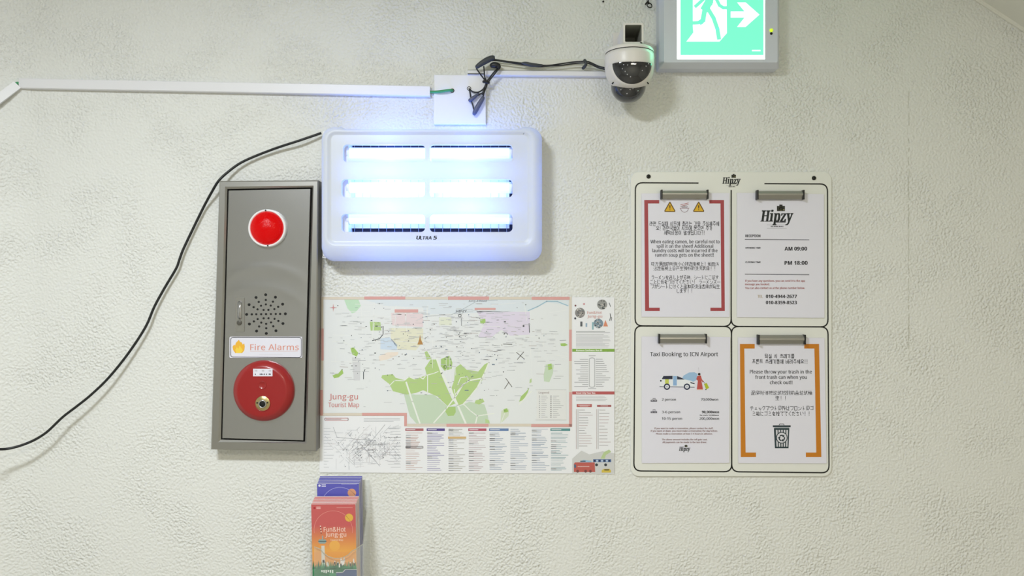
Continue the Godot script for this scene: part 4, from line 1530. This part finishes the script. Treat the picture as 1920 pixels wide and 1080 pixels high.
func map_poster() -> void:
	var z := 0.0022
	var t := thing("map_poster", "large paper tourist map with green parks and a salmon border, stuck to the wall", "map", Vector3(P(876, 888, z).x, P(876, 888, z).y, 0))
	var g := geo()
	var f := ring4(Vector2(602.5, 555.5), Vector2(1152, 557.5), Vector2(1152, 888.5), Vector2(599, 886), z, z)
	g.prism(flat_z(f, 0.0012), f)
	part(t, "paper", g, M.poster_paper)
	var k := ink_at(z + 0.0002)
	var rng := RandomNumberGenerator.new()
	rng.seed = 77
	# grounds
	k.poly([[606, 561], [1067, 561], [1067, 795], [763, 794], [763, 775], [604, 774]], "e8eaec")
	k.layer = 1
	for e in [[[195, 62, 275, 62, 290, 100, 262, 135, 240, 142, 215, 115], "c4e2c6"], [[300, 62, 1460, 62, 1460, 100, 1340, 80, 1230, 130, 650, 150, 640, 110, 420, 100], "dfe6ec"],
		[[460, 140, 640, 145, 640, 220, 465, 210], "e9d8dc"], [[455, 225, 640, 228, 640, 300, 600, 350, 500, 345, 460, 290], "e7e5d0"], [[400, 285, 450, 275, 495, 320, 490, 350, 400, 345], "d0def0"],
		[[390, 385, 440, 362, 500, 360, 500, 375, 440, 402, 395, 410], "efe2d6"], [[940, 130, 1240, 135, 1240, 262, 1130, 268, 1080, 235, 1020, 280, 950, 275, 985, 200], "e3daec"],
		[[730, 165, 800, 165, 800, 210, 730, 210], "e5e8d6"],
		[[530, 590, 600, 600, 700, 600, 780, 668, 850, 662, 900, 640, 985, 655, 1000, 700, 1012, 762, 602, 762, 565, 720], "c8d9c2"],
		[[1330, 430, 1375, 430, 1370, 480, 1350, 530, 1320, 525, 1318, 490], "cbdcc4"], [[1080, 690, 1125, 680, 1120, 720, 1090, 750, 1075, 760], "d6dfc8"], [[240, 390, 288, 395, 285, 520, 250, 520], "d8d8dc"]]:
		k.poly(Z3(e[0]), e[1])
	k.layer = 2
	for e in [[[410, 490, 470, 485, 485, 505, 540, 520, 562, 500, 600, 512, 660, 490, 650, 450, 682, 402, 715, 402, 735, 470, 760, 530, 800, 620, 822, 650, 780, 667, 720, 610, 640, 575, 600, 590, 545, 600, 470, 580, 450, 540, 405, 505], "b7d18c"],
		[[820, 450, 850, 428, 885, 460, 950, 470, 985, 430, 1008, 418, 992, 470, 972, 520, 945, 562, 900, 612, 870, 650, 840, 660, 818, 620, 800, 560, 815, 520], "b7d18c"],
		[[740, 400, 790, 380, 805, 420, 800, 455, 760, 465, 740, 440], "a9c97c"], [[768, 668, 822, 668, 824, 698, 812, 718, 780, 720, 765, 695], "aecb80"], [[648, 360, 662, 355, 688, 398, 660, 404], "b7d18c"],
		[[340, 190, 400, 192, 405, 238, 345, 240], "b4cf8c"], [[232, 338, 250, 334, 276, 366, 266, 386, 240, 372], "a6c86e"], [[130, 492, 165, 478, 185, 455, 192, 480, 165, 502, 140, 508], "a6c86e"],
		[[1340, 430, 1362, 424, 1366, 455, 1345, 462], "a9cc70"], [[1412, 312, 1438, 310, 1455, 320, 1435, 328, 1415, 326], "a4c66c"], [[1238, 560, 1222, 580, 1190, 610, 1180, 640, 1205, 628, 1228, 590], "aecb7c"],
		[[1092, 682, 1112, 676, 1120, 695, 1095, 704], "a4c66c"], [[935, 632, 975, 622, 985, 640, 955, 656, 930, 648], "b7d18c"], [[960, 178, 990, 172, 992, 198, 962, 200], "a9cc78"], [[1240, 515, 1250, 508, 1250, 530, 1238, 536], "bdd39a"], [[990, 735, 1012, 745, 1015, 762, 990, 760], "bdd79a"]]:
		k.poly(Z3(e[0]), e[1])
	# streets
	k.layer = 3
	for i in 46:
		var x := rng.randf_range(612, 1060)
		var y := rng.randf_range(565, 690)
		if rng.randf() < 0.5:
			k.line([[x, y], [x + rng.randf_range(-4, 4), y + rng.randf_range(18, 60)]], 0.8, "eff0f0")
		else:
			k.line([[x, y], [minf(1064.0, x + rng.randf_range(25, 90)), y + rng.randf_range(-5, 5)]], 0.8, "eff0f0")
	for e in [[[718, 400, 745, 480, 790, 560, 835, 660, 880, 762], 3.6], [[1010, 420, 985, 480, 945, 560, 905, 610, 865, 655], 2.6], [[700, 758, 770, 680, 830, 600, 862, 545, 900, 520, 970, 508], 2.4],
		[[545, 530, 580, 640, 622, 762], 3.0], [[455, 545, 480, 520, 530, 522, 560, 500, 590, 512, 620, 500, 640, 512, 655, 492, 700, 480, 725, 470], 1.6], [[870, 655, 905, 690, 945, 720, 1040, 705], 1.8], [[945, 720, 935, 762], 2.4], [[835, 545, 850, 505, 890, 498, 895, 520, 850, 560, 820, 600, 815, 570], 1.4], [[1100, 700, 1080, 755], 1.2], [[1250, 580, 1180, 655], 2.0], [[130, 300, 200, 305, 240, 330], 0.6]]:
		k.line(Z3(e[0]), e[1], "eef1ea")
	k.layer = 4
	k.line(Z3([1230, 128, 1285, 104, 1335, 75, 1395, 76, 1455, 100]), 1.7, "9ec0d2")
	k.line(Z3([650, 160, 800, 150, 880, 110, 940, 75, 1060, 68]), 0.6, "9aa2aa")
	k.line(Z3([415, 215, 415, 260, 395, 285, 355, 296]), 1.3, "3c4048")
	k.line(Z3([313, 458, 305, 475, 305, 512]), 1.3, "3c4048")
	k.line(Z3([1236, 200, 1238, 250]), 1.2, "3c4048")
	k.line(Z3([855, 165, 856, 212]), 0.9, "6a6e74")
	for e in [[1165, 362, 1210, 400], [1205, 360, 1170, 402], [1105, 508, 1140, 556], [1122, 530, 1098, 566]]:
		k.line(Z3(e), 1.1, "5c5450")
	# place names: tiny strokes of text, densest in the middle of the town
	k.layer = 5
	for i in 460:
		var x := rng.randfn(830, 110)
		var y := rng.randfn(632, 40)
		if x < 612 or x > 1050 or y < 566 or y > 770:
			continue
		var w := rng.randf_range(3, 17)
		if x + w > 1062:
			continue
		var c: String = ["c4c5ca", "bcbec4", "cfd0d4", "acaeb6", "cbccd0", "c4bcbc"][rng.randi() % 6]
		var a := rng.randf_range(-0.05, 0.05) * w
		k.line([[x, y], [x + w, y + a]], rng.randf_range(0.5, 1.0), c)
	for i in 90:
		var x := rng.randf_range(620, 1055)
		var y := rng.randf_range(570, 765)
		k.flat(x, y, x + rng.randf_range(4, 16), y + 0.6, "b4b6ba")
	for i in 130:
		var x := rng.randfn(830, 100)
		var y := rng.randfn(640, 40)
		if x > 612 and x < 1055 and y > 566 and y < 765:
			k.disc(x, y, rng.randf_range(0.5, 1.1), ["5a5e68", "3a3e46", "7a6e6a", "6a7a90"][rng.randi() % 4])
	# landmarks
	k.layer = 6
	for e in [[320, 216, 9, 4], [378, 214, 14, 5], [350, 182, 9, 4], [370, 366, 9, 6], [240, 438, 8, 4], [263, 438, 8, 4], [540, 376, 8, 6], [775, 388, 14, 5], [765, 400, 9, 3], [795, 400, 9, 3], [1035, 430, 16, 6], [1205, 214, 9, 10], [1292, 282, 4, 8], [885, 575, 22, 5], [845, 272, 6, 5], [655, 600, 14, 2], [630, 590, 10, 3], [440, 490, 3, 6], [465, 488, 3, 6], [1060, 180, 14, 2], [1100, 190, 12, 5], [960, 625, 5, 4], [985, 575, 4, 4], [1230, 565, 3, 6], [1100, 690, 5, 3], [265, 110, 16, 1.2], [185, 458, 4, 5], [245, 340, 4, 4]]:
		var p: Vector2 = Z3([e[0], e[1]])[0]
		k.flat(p.x - e[2] / 6.0, p.y - e[3] / 6.0, p.x + e[2] / 6.0, p.y + e[3] / 6.0, "4a4e52" if e[2] < 16 else "6f7f96")
	k.ring(Z3([1105, 262])[0].x, Z3([1105, 262])[0].y, 3.2, 1.0, "4a4a4e", PI, TAU)
	k.ring(Z3([765, 444])[0].x, Z3([765, 444])[0].y, 2.6, 0.8, "4a5038")
	k.ring(Z3([847, 155])[0].x, Z3([847, 155])[0].y, 2.6, 0.9, "55555c")
	k.poly(Z3([623, 262, 628, 290, 640, 318, 608, 318, 618, 290]), "b98a52")
	k.flat(801, 670 + 34, 802.6, 735, "eef2ee")
	k.poly(Z3([135, 88, 138, 108, 158, 111, 138, 114, 135, 134, 132, 114, 112, 111, 132, 108]), "cf8f92")
	write(k, "HIPZY", 855, 875, 583.5, 4.6, "5a5c64", "sans")
	write(k, "June 3 Road", 878, 912, 564, 3.2, "8a8e96", "sans", 0.2)
	for e in [[480, 120, 612, 138], [930, 112, 1048, 124]]:
		var p := Z3(e)
		k.flat(p[0].x, p[0].y, p[1].x, p[1].y, "dea8a4")
	write(k, "Jung-gu", 617, 671, 743.5, 10.5, "cf8a88", "sans")
	write(k, "Tourist Map", 615.5, 673, 759, 8.6, "cf8a88", "sans")
	# legend
	k.layer = 7
	k.flat(1006, 731, 1062, 787, "e8e8e8")
	k.layer = 8
	write(k, "Legend", 1010, 1029, 736, 3.4, "9c8c8c", "sans")
	for i in 12:
		k.disc(1011.5, 742.5 + i * 3.6, 0.8, "7a7a80" if i % 3 else "4a4a50")
		k.disc(1033, 742.5 + i * 3.6, 1.0, "5a4a50" if i % 2 else "34343a")
		k.flat(1015, 742.1 + i * 3.6, 1015 + rng.randf_range(6, 14), 742.9 + i * 3.6, "aaaab0")
		k.flat(1036.5, 742.1 + i * 3.6, 1036.5 + rng.randf_range(6, 20), 742.9 + i * 3.6, "a0a0a6")
	for e in [[1004, 730.6, 1062, 731], [1004, 787, 1062, 787.4]]:
		k.flat(e[0], e[1], e[2], e[3], "b8b8b8")
	# border
	k.layer = 9
	var bei := "ddd2c4"
	var sal := "dca5a1"
	for e in [[603, 556.5, 1072, 561.5, bei], [602.5, 561, 606.5, 777, bei], [1067, 561, 1072, 799, bei], [602, 774.5, 763, 779.5, bei], [758, 777, 763, 799, sal], [763, 794.5, 1072, 799.5, bei]]:
		k.flat(e[0], e[1], e[2], e[3], e[4])
	k.layer = 10
	for e in [[683, 556, 760, 561.5], [840, 556, 917, 562], [997, 556.5, 1068, 562], [602.5, 616, 607, 676], [600.5, 731, 605.5, 779], [1067, 618, 1072, 677], [679, 774, 763, 779.5], [837, 794.5, 916, 800], [996, 795, 1072, 800.5], [1067, 735, 1072.5, 800]]:
		k.flat(e[0], e[1], e[2], e[3], sal)
	# city rail plan
	k.layer = 3
	k.line(arc_path([[609, 784], [653, 784], [653, 788], [609, 788]], 1.5, true), 1.0, "c88486")
	k.flat(611, 785.6, 640, 786.4, "a87074")
	for y in [784.2, 787.0, 789.8]:
		k.flat(682, y, 750 if y < 789 else 738, y + 0.6, "b4b6bc")
	for i in 260:
		var x := rng.randfn(690, 36)
		var y := rng.randfn(838, 18)
		if x < 608 or x > 745 or y < 798 or y > 880:
			continue
		var a: float = [0.0, 0.0, PI / 4, -PI / 4, PI / 2][rng.randi() % 5]
		var l := rng.randf_range(4, 22)
		k.line([[x, y], [clampf(x + l * cos(a), 607, 752), clampf(y + l * sin(a), 797, 881)]], rng.randf_range(0.4, 0.65), ["d0d1d6", "c4c6cc", "b8bac2", "d4ced2"][rng.randi() % 4])
	k.line([[625, 801], [632, 820], [700, 826]], 0.6, "9ea0a8")
	k.line([[722, 796], [690, 835], [660, 860]], 0.6, "9ea0a8")
	k.line([[676, 832], [700, 860], [712, 874]], 0.7, "9a9ca4")
	for i in 120:
		var x := rng.randfn(690, 32)
		var y := rng.randfn(838, 16)
		if x > 606 and x < 752 and y > 798 and y < 881:
			k.disc(x, y, rng.randf_range(0.4, 0.9), "9a9ca4" if rng.randf() < 0.7 else "6a6c76")
	for i in 14:
		k.flat(607, 803 + i * 5.6, 612 + rng.randf_range(0, 14), 803.5 + i * 5.6, "b0b2ba")
		k.flat(735 - rng.randf_range(0, 10), 803 + i * 5.6, 751, 803.5 + i * 5.6, "b0b2ba")
	# index columns
	var cols := [[760, 794, "b06a70", "c9a8a2"], [800, 834, "5a4a90", "a8a2c6"], [840, 874, "", "b8b4b0"], [878, 912, "b85a72", "c6b4bc"], [917, 953.5, "6a86b4", "a6b2c6"], [956, 991, "", "a6b2c6"], [996, 1031, "", "a4b0c4"], [1032, 1069, "5a9496", "a2b8c0"]]
	for c in cols:
		if c[2] != "":
			k.layer = 3
			k.flat(c[0], 803.3, c[1], 808, c[2])
			k.layer = 4
			k.flat(c[0] + 2, 805, c[0] + (c[1] - c[0]) * 0.55, 806.4, "e8e4ea")
		k.layer = 3
		var y := 811.5 if c[2] != "" else 804.5
		while y < 882:
			k.flat(c[0] + 1, y, c[0] + (c[1] - c[0]) * rng.randf_range(0.45, 0.98), y + rng.randf_range(0.6, 1.2), c[3])
			if rng.randf() < 0.3:
				k.flat(c[0] + 1, y, c[0] + (c[1] - c[0]) * 0.3, y + 0.9, "8a8c98")
			y += rng.randf_range(2.6, 4.2)
	k.layer = 4
	k.flat(840, 818.5, 874, 822.5, "d8b888")
	k.line([[761, 837], [793, 837], [793, 840], [761, 840], [761, 837]], 0.9, "5a5258")
	# side column
	k.layer = 3
	for e in [[1087.5, 586.5, 9.5, "8f8c8c"], [1129, 571, 9.5, "9a9a98"], [1122, 606.5, 9, "7f93a4"]]:
		k.disc(e[0], e[1], e[2], e[3])
	k.layer = 4
	for i in 60:
		var e: Array = [[1087.5, 586.5, 8.5], [1129, 571, 8.5], [1122, 606.5, 8]][i % 3]
		var a := rng.randf() * TAU
		var r: float = e[2] * sqrt(rng.randf())
		k.flat(e[0] + r * cos(a) - 1.2, e[1] + r * sin(a) - 0.7, e[0] + r * cos(a) + 1.2, e[1] + r * sin(a) + 0.7, ["34363a", "c8c4be", "5c7078", "e0dcd6", "46484a"][rng.randi() % 5])
	k.poly([[1131, 612], [1135, 600], [1140, 612]], "de8f72")
	k.flat(1110, 604, 1113, 618, "8fb6c0")
	k.flat(1088, 603, 1092, 612, "5c6066")
	k.flat(1098, 606, 1101, 613, "9db4cc")
	k.line([[1144, 588], [1145, 594], [1143, 601]], 1.2, "44464a")
	k.line([[1144, 592], [1147, 596], [1146, 601]], 0.9, "44464a")
	k.disc(1079, 573, 1.7, "7a4a50")
	k.disc(1095, 570, 1.9, "d49aa0")
	k.disc(1078.5, 597, 2.0, "4a4c58")
	k.line([[1142, 568], [1145, 575]], 1.0, "33353a")
	write(k, "Fun&Hot", 1101, 1128, 586, 5, "d7a8a4", "sans")
	write(k, "Jung-gu", 1101, 1129, 593, 5, "d7a8a4", "sans")
	for i in 13:
		var y := 621 + i * 2.3 + (1.5 if i > 1 else 0.0)
		k.flat(1080, y, 1080 + rng.randf_range(45, 66), y + 0.7, "a5a5aa" if i < 2 else "bfbfc4")
	k.flat(1073, 654, 1152, 659.5, "86b04a")
	k.flat(1073, 734, 1152, 739.5, "bb5a5c")
	k.layer = 5
	write(k, "Namsan Sunhwan Bus 02", 1080, 1129, 656.8, 2.8, "eaf2e0", "sansbold")
	write(k, "Seoul City Tour Bus", 1080, 1116, 736.8, 2.8, "f2e4e4", "sansbold")
	k.layer = 3
	k.line(arc_path([[1105, 671], [1115, 671], [1115, 726], [1105, 726]], 4, true), 0.8, "9a9aa0")
	for i in 14:
		var y := 673.5 + i * 3.9
		k.flat(1104 - rng.randf_range(10, 28), y, 1103, y + 0.8, "9c9ca2")
		k.flat(1117, y - 0.4, 1117 + rng.randf_range(12, 30), y + 0.4, "9c9ca2")
	k.flat(1104, 666.5, 1117, 667.3, "a0a0a6")
	k.flat(1103, 728, 1118, 728.8, "a0a0a6")
	for i in 4:
		k.flat(1080, 742.5 + i * 2.8, 1080 + rng.randf_range(50, 62), 743.1 + i * 2.8, "b6b6ba")
	k.line([[1083, 760.5], [1108, 760.5]], 5.4, "b9605e")
	k.line([[1120.5, 761], [1145, 761]], 3.6, "a85a5e")
	k.layer = 4
	k.flat(1084, 759, 1107, 760, "efd8d6")
	k.flat(1087, 761.2, 1103, 762, "efd8d6")
	k.flat(1126, 760.6, 1140, 761.5, "efd8d6")
	k.layer = 3
	for c in [[1080, 1083.5, 15, 30], [1118.5, 1121.5, 12, 26]]:
		k.flat(c[0], 767, c[0] + 0.7, 842, "b49a9c")
		k.flat(c[1], 767, c[1] + 0.6, 842, "8a8088")
		for i in c[2]:
			var y: float = 768.5 + i * 72.0 / c[2]
			k.flat(c[1] + 2, y, c[1] + 2 + rng.randf_range(10, c[3] - 4), y + 0.8, ["a8a2a6", "8c888e", "c2acb0"][rng.randi() % 3])
	# the little traffic picture at the foot
	k.poly([[1073, 860], [1090, 845], [1105, 852], [1130, 846], [1152, 850], [1152, 887], [1073, 887]], "d2d2d2")
	k.layer = 4
	k.poly([[1126, 860], [1132, 848], [1142, 843], [1146, 847], [1136, 853], [1134, 860]], "bccf9a")
	k.poly([[1076, 870], [1078, 867], [1115, 867], [1116, 885], [1076, 885]], "bf5f58")
	k.poly([[1086, 867], [1094, 862], [1108, 864], [1110, 867]], "9cc0dc")
	k.flat(1112, 861, 1146, 866.5, "5c76a6")
	k.poly([[1128, 882], [1132, 879], [1143, 879], [1146, 883], [1145, 886], [1128, 886]], "d6bd52")
	k.layer = 5
	k.flat(1076.5, 871, 1080, 877, "4c6a86")
	for x in [1083.0, 1098.0, 1107.0]:
		k.disc(x, 883.5, 2.6, "7c4646")
	for i in 7:
		k.flat(1113.5 + i * 4.6, 862, 1116.4 + i * 4.6, 865.6, "c6d4e6" if i % 2 else "2c3448")
	k.disc(1118.5, 871.5, 2.7, "34363c")
	k.disc(1135.5, 871.5, 2.7, "34363c")
	k.flat(1088, 864, 1098, 865.6, "2c3448")
	k.flat(1133, 880, 1142, 882, "3a3a34")
	k.flat(1083, 874, 1105, 875.2, "e0c4c0")
	part(t, "print", k, M.ink)

# ------------------------------------------------------------------ leaflets in their holder
func leaflets() -> void:
	var z0 := 0.004
	var z1 := 0.085
	var xa := P(588, 1000, 0.06).x - 0.002
	var xb := P(682, 1000, 0.06).x + 0.002
	var yb := P(0, 1124, 0.04).y
	var t := thing("leaflet_holder", "clear acrylic leaflet holder below the map", "leaflet holder", Vector3((xa + xb) / 2, yb, 0))
	var g := geo()
	var ytop := P(0, 902, 0.01).y
	g.box(Vector3((xa + xb) / 2, (yb + ytop) / 2, z0 / 2), Vector3(xb - xa, ytop - yb, 0.002))
	part(t, "back_plate", g, M.acrylic)
	for x in [xa, xb]:
		g = geo()
		var p0 := Vector3(x, yb, z0)
		var pr := [p0, Vector3(x, yb, z1), Vector3(x, P(0, 1018, z1).y, z1), Vector3(x, P(0, 960, 0.04).y, 0.04), Vector3(x, ytop, z0)]
		var w := Vector3(0.0022, 0, 0)
		var c := Vector3(x, (yb + ytop) / 2 - 0.05, 0.03)
		for i in 5:
			var j := (i + 1) % 5
			if i != 2 and i != 3:
				g.q(pr[i], pr[j], pr[j] + w, pr[i] + w)
			g.t(c, pr[i], pr[j])
			g.t(c + w, pr[j] + w, pr[i] + w)
		part(t, "side_plate", g, M.acrylic)
	# front plate with a dip cut into its upper edge
	g = geo()
	var top := []
	for e in [[589, 1025], [600, 1029], [606, 1036], [615, 1043], [627, 1047], [640, 1046.5], [652, 1041], [660, 1033], [668, 1029], [681, 1020]]:
		top.append(P(e[0], e[1], z1))
	for i in top.size() - 1:
		var a: Vector3 = top[i]
		var b: Vector3 = top[i + 1]
		g.q(Vector3(a.x, yb, z1), Vector3(b.x, yb, z1), b, a)
	part(t, "front_plate", g, M.acrylic)
	g = geo(true)
	g.tube(top, 0.0007, 6)
	part(t, "cut_edge", g, M.acrylic_edge)
	g = geo()
	g.box(Vector3((xa + xb) / 2, yb, (z0 + z1) / 2), Vector3(xb - xa, 0.002, z1 - z0))
	part(t, "floor_plate", g, M.acrylic)
	# leaflets, back to front: blue ones, then red ones
	for i in 6:
		leaflet(i, 6, true)
	for i in 6:
		leaflet(i, 6, false)

func leaflet(i: int, n: int, blue: bool) -> void:
	var f := float(i) / (n - 1)
	var zt := lerpf(0.017, 0.038, f) if blue else lerpf(0.05, 0.081, f)
	var tl := Vector2(lerpf(600, 594.5, f), lerpf(893, 907, f)) if blue else Vector2(lerpf(590, 583.5, f), lerpf(931.5, 945.5, f))
	var wpx := lerpf(79, 78.5, f) if blue else lerpf(82.5, 83, f)
	var a := P(tl.x, tl.y, zt)
	var b := P(tl.x + wpx, tl.y - 0.3, zt)
	var yb := P(0, 1120, 0.04).y
	var zb := zt - 0.006
	var down := Vector3(0.003, yb - a.y, zb - zt)
	var pos := ["backmost", "second from the back", "third from the back", "third from the front", "second from the front", "front"]
	var label := ""
	if blue:
		label = "front violet-blue leaflet with an orange moon in the holder" if i == n - 1 else "violet-blue leaflet, %s in the rear stack of the holder" % pos[i]
	else:
		label = "front red and orange leaflet with a white tower in the holder" if i == n - 1 else "red leaflet, %s in the front stack of the holder" % pos[i]
	var t := thing("leaflet", label, "leaflet", a.lerp(b, 0.5) + down, "blue leaflets in the holder" if blue else "red leaflets in the holder")
	var g := geo()
	var th := Vector3(0, 0, -0.0030 if blue else -0.0042)
	g.q(a + down, b + down, b, a)
	g.q(b + down + th, a + down + th, a + th, b + th)
	g.q(a, b, b + th, a + th)
	g.q(b + down, b + down + th, b + th, b)
	g.q(a + down + th, a + down, a, a + th)
	part(t, "pages", g, M.leaflet_edge)
	var k := Ink.new()
	k.n = (b - a).cross(-down).normalized()
	if k.n.z < 0:
		k.n = -k.n
	var kz := S * (D - zt) / D
	k.u = (b - a).normalized() * kz
	k.v = down.normalized() * kz
	# page coordinates: photo pixels measured on the front leaflet
	var ox := 594.5 if blue else 583.5
	var oy := 907.0 if blue else 945.5
	k.o = a + k.n * 0.0002 - k.u * ox - k.v * oy
	var x1 := ox + wpx
	var H := down.length() / kz
	if blue:
		k.flat(ox, oy, x1, oy + H, "5c5ab6")
		k.layer = 1
		if i == n - 1:
			k.ring(637, 949, 35, 0.8, "b8b6e4", PI, TAU)
			k.disc(659.5, 924.5, 8, "d79a78")
			k.layer = 2
			k.disc(599, 910.5, 2.2, "e8e6f4")
			for j in 2:
				k.flat(603, 908.3 + j * 2.6, 611, 910 + j * 2.6, "d8d6f0")
			k.flat(640, 907.6, 669, 908.3, "b8b6e4")
	else:
		k.flat(ox, oy, x1, oy + 40, "c9605f")
		if i < n - 1:
			k.flat(ox, oy + 40, x1, oy + H, "d98e62")
			k.layer = 1
			k.flat(ox, oy, x1, oy + 3, "e08784")
		else:
			k.blend(ox, oy + 40, x1, oy + 62, "c9605f", "d98357")
			k.blend(ox, oy + 62, x1, oy + 90, "d98357", "ecab58")
			k.flat(ox, oy + 90, x1, oy + 110, "e9a35a")
			k.flat(ox, oy + 110, x1, oy + H, "d9985c")
			k.layer = 1
			k.ring(624, 994, 36, 0.8, "e2958e", -PI * 1.05, PI * 0.05)
			k.disc(654, 971, 7.6, "e3b450")
			k.disc(626, 1024, 10, "edb05a")
			k.layer = 2
			k.disc(589.5, 952.5, 2.0, "b02834")
			for j in 2:
				k.flat(593, 950 + j * 2.7, 601, 951.6 + j * 2.7, "eebab6")
			k.flat(631, 951.5, 661, 952.3, "e6a8a4")
			write(k, "Fun&Hot", 606, 647, 993, 9, "f3cfc2", "sans")
			write(k, "Jung-gu", 608, 648, 1002.5, 8.5, "f3cfc2", "sans")
			write(k, "Tourist Map", 618, 642, 1013, 3.4, "efc8ac", "sans")
			for j in 3:
				k.disc(600 + j * 0.6, 987 + j * 5.2, 1.2, "f0d8cc")
				k.disc(600 + j * 0.6, 989.6 + j * 5.2, 1.0, "5c3a44")
			# tower
			k.poly([[601, 1024], [607, 1024], [607.5, 1068], [600.5, 1068]], "d8d6d0")
			k.poly([[597, 1012], [609, 1012], [611, 1016], [608, 1020], [598, 1020], [595, 1016]], "8fa4a4")
			k.flat(602.5, 1005, 604.8, 1012, "9aa8a8")
			k.flat(595, 1015, 611, 1016.4, "5c7078")
			# trees, people and the town at the foot
			k.layer = 3
			var rng := RandomNumberGenerator.new()
			rng.seed = 4
			for j in 26:
				var x := ox + 2 + j * (wpx - 4) / 25.0
				var h := rng.randf_range(4, 13)
				k.poly([[x - 2.2, 1068], [x, 1064 - h], [x + 2.2, 1068]], ["3c7a58", "2f6a50", "4c9066"][rng.randi() % 3])
			k.disc(600, 1076, 16, "4c9a6c", 9)
			k.disc(634, 1069, 20, "3f8f62", 8)
			k.flat(ox, 1067, x1, 1080, "47936a")
			k.layer = 4
			for j in 13:
				var x := rng.randf_range(602, 664)
				var y := rng.randf_range(1050, 1064)
				k.flat(x - 1.2, y - 2, x + 1.2, y + 3, ["f0e8e4", "e8c4b8", "2f3a44", "d8e4e0"][rng.randi() % 4])
				k.disc(x, y - 3, 1.2, "f0dcd0")
			k.disc(640, 1056, 4, "f2ece8", 5)
			k.poly([[636, 1053], [637.5, 1045], [639.5, 1052]], "f2ece8")
			k.poly([[641, 1052], [643.5, 1045], [644.5, 1053]], "f2ece8")
			k.layer = 5
			k.flat(ox, 1080, x1, oy + H, "3f8a66")
			k.layer = 6
			k.poly([[628, 1075], [640, 1075], [645, 1069.5], [x1, 1069.5], [x1, 1120], [628, 1120]], "4a5a86")
			k.line([[628, 1075], [640, 1075], [645, 1069.5], [x1, 1069.5]], 1.4, "eeeaf0")
			for j in 6:
				k.flat(600 + j * 4, 1070, 602.6 + j * 4, 1074 + (j % 3), "e4ece6")
	part(t, "print", k, M.ink)

# ------------------------------------------------------------------ cord and wall scraps
func small_things() -> void:
	var t := thing("power_cord", "black power cord curving down from the bug zapper past the steel box", "cord", P(200, 712))
	var g := geo(true)
	g.tube(bez([[602.5, 249.5, 0.014], [560, 264, 0.02], [520, 277, 0.016], [483, 291, 0.014], [452, 305, 0.016], [428, 322, 0.02], [410, 339, 0.028], [396, 362, 0.022], [384, 384, 0.014], [376, 400, 0.012], [358, 437, 0.012], [343, 469, 0.013], [336, 488, 0.014], [330, 504, 0.014], [308, 541, 0.014], [289, 576, 0.016], [273, 613, 0.018], [241, 662, 0.022], [204, 708, 0.028], [171, 740, 0.033], [145, 761, 0.037], [120, 780, 0.04], [104, 795, 0.043], [88, 810, 0.046], [70, 822, 0.05], [51, 831, 0.056], [30, 838, 0.064], [9, 842, 0.075], [-12, 841, 0.095], [-40, 832, 0.14]], 4), 0.0030, 10)
	part(t, "flex", g, M.black_rubber)
	t = thing("wall_hook", "small rusty hook with a twist of wire, beside the top of the exit sign", "hook", P(1216, 8))
	g = geo(true)
	g.tube(bez([[1214, 2, -0.002], [1215, 3, 0.012], [1216, 6, 0.016]], 4), 0.0022, 8)
	part(t, "screw", g, M.screw_dark)
	g = geo(true)
	g.tube(bez([[1214, -10, 0.01], [1216, 1, 0.014], [1211, 6, 0.016], [1210, 9, 0.014], [1215, 5, 0.018], [1221, 8, 0.016], [1222, 13, 0.012], [1217, 14, 0.014], [1213, 9, 0.016], [1219, 6, 0.014]], 4), 0.0012, 6)
	part(t, "wire", g, M.screw_dark)
	t = thing("wall_nail", "small dark nail in the wall above the dome camera cables", "nail", P(1131, 3))
	g = geo(true)
	var c := P(1131, 3)
	g.lathe(c, Vector3.BACK, [[0.0022, -0.003], [0.0022, 0.002], [0.0014, 0.003], [0.0001, 0.0032]], 12)
	part(t, "head", g, M.screw_dark)
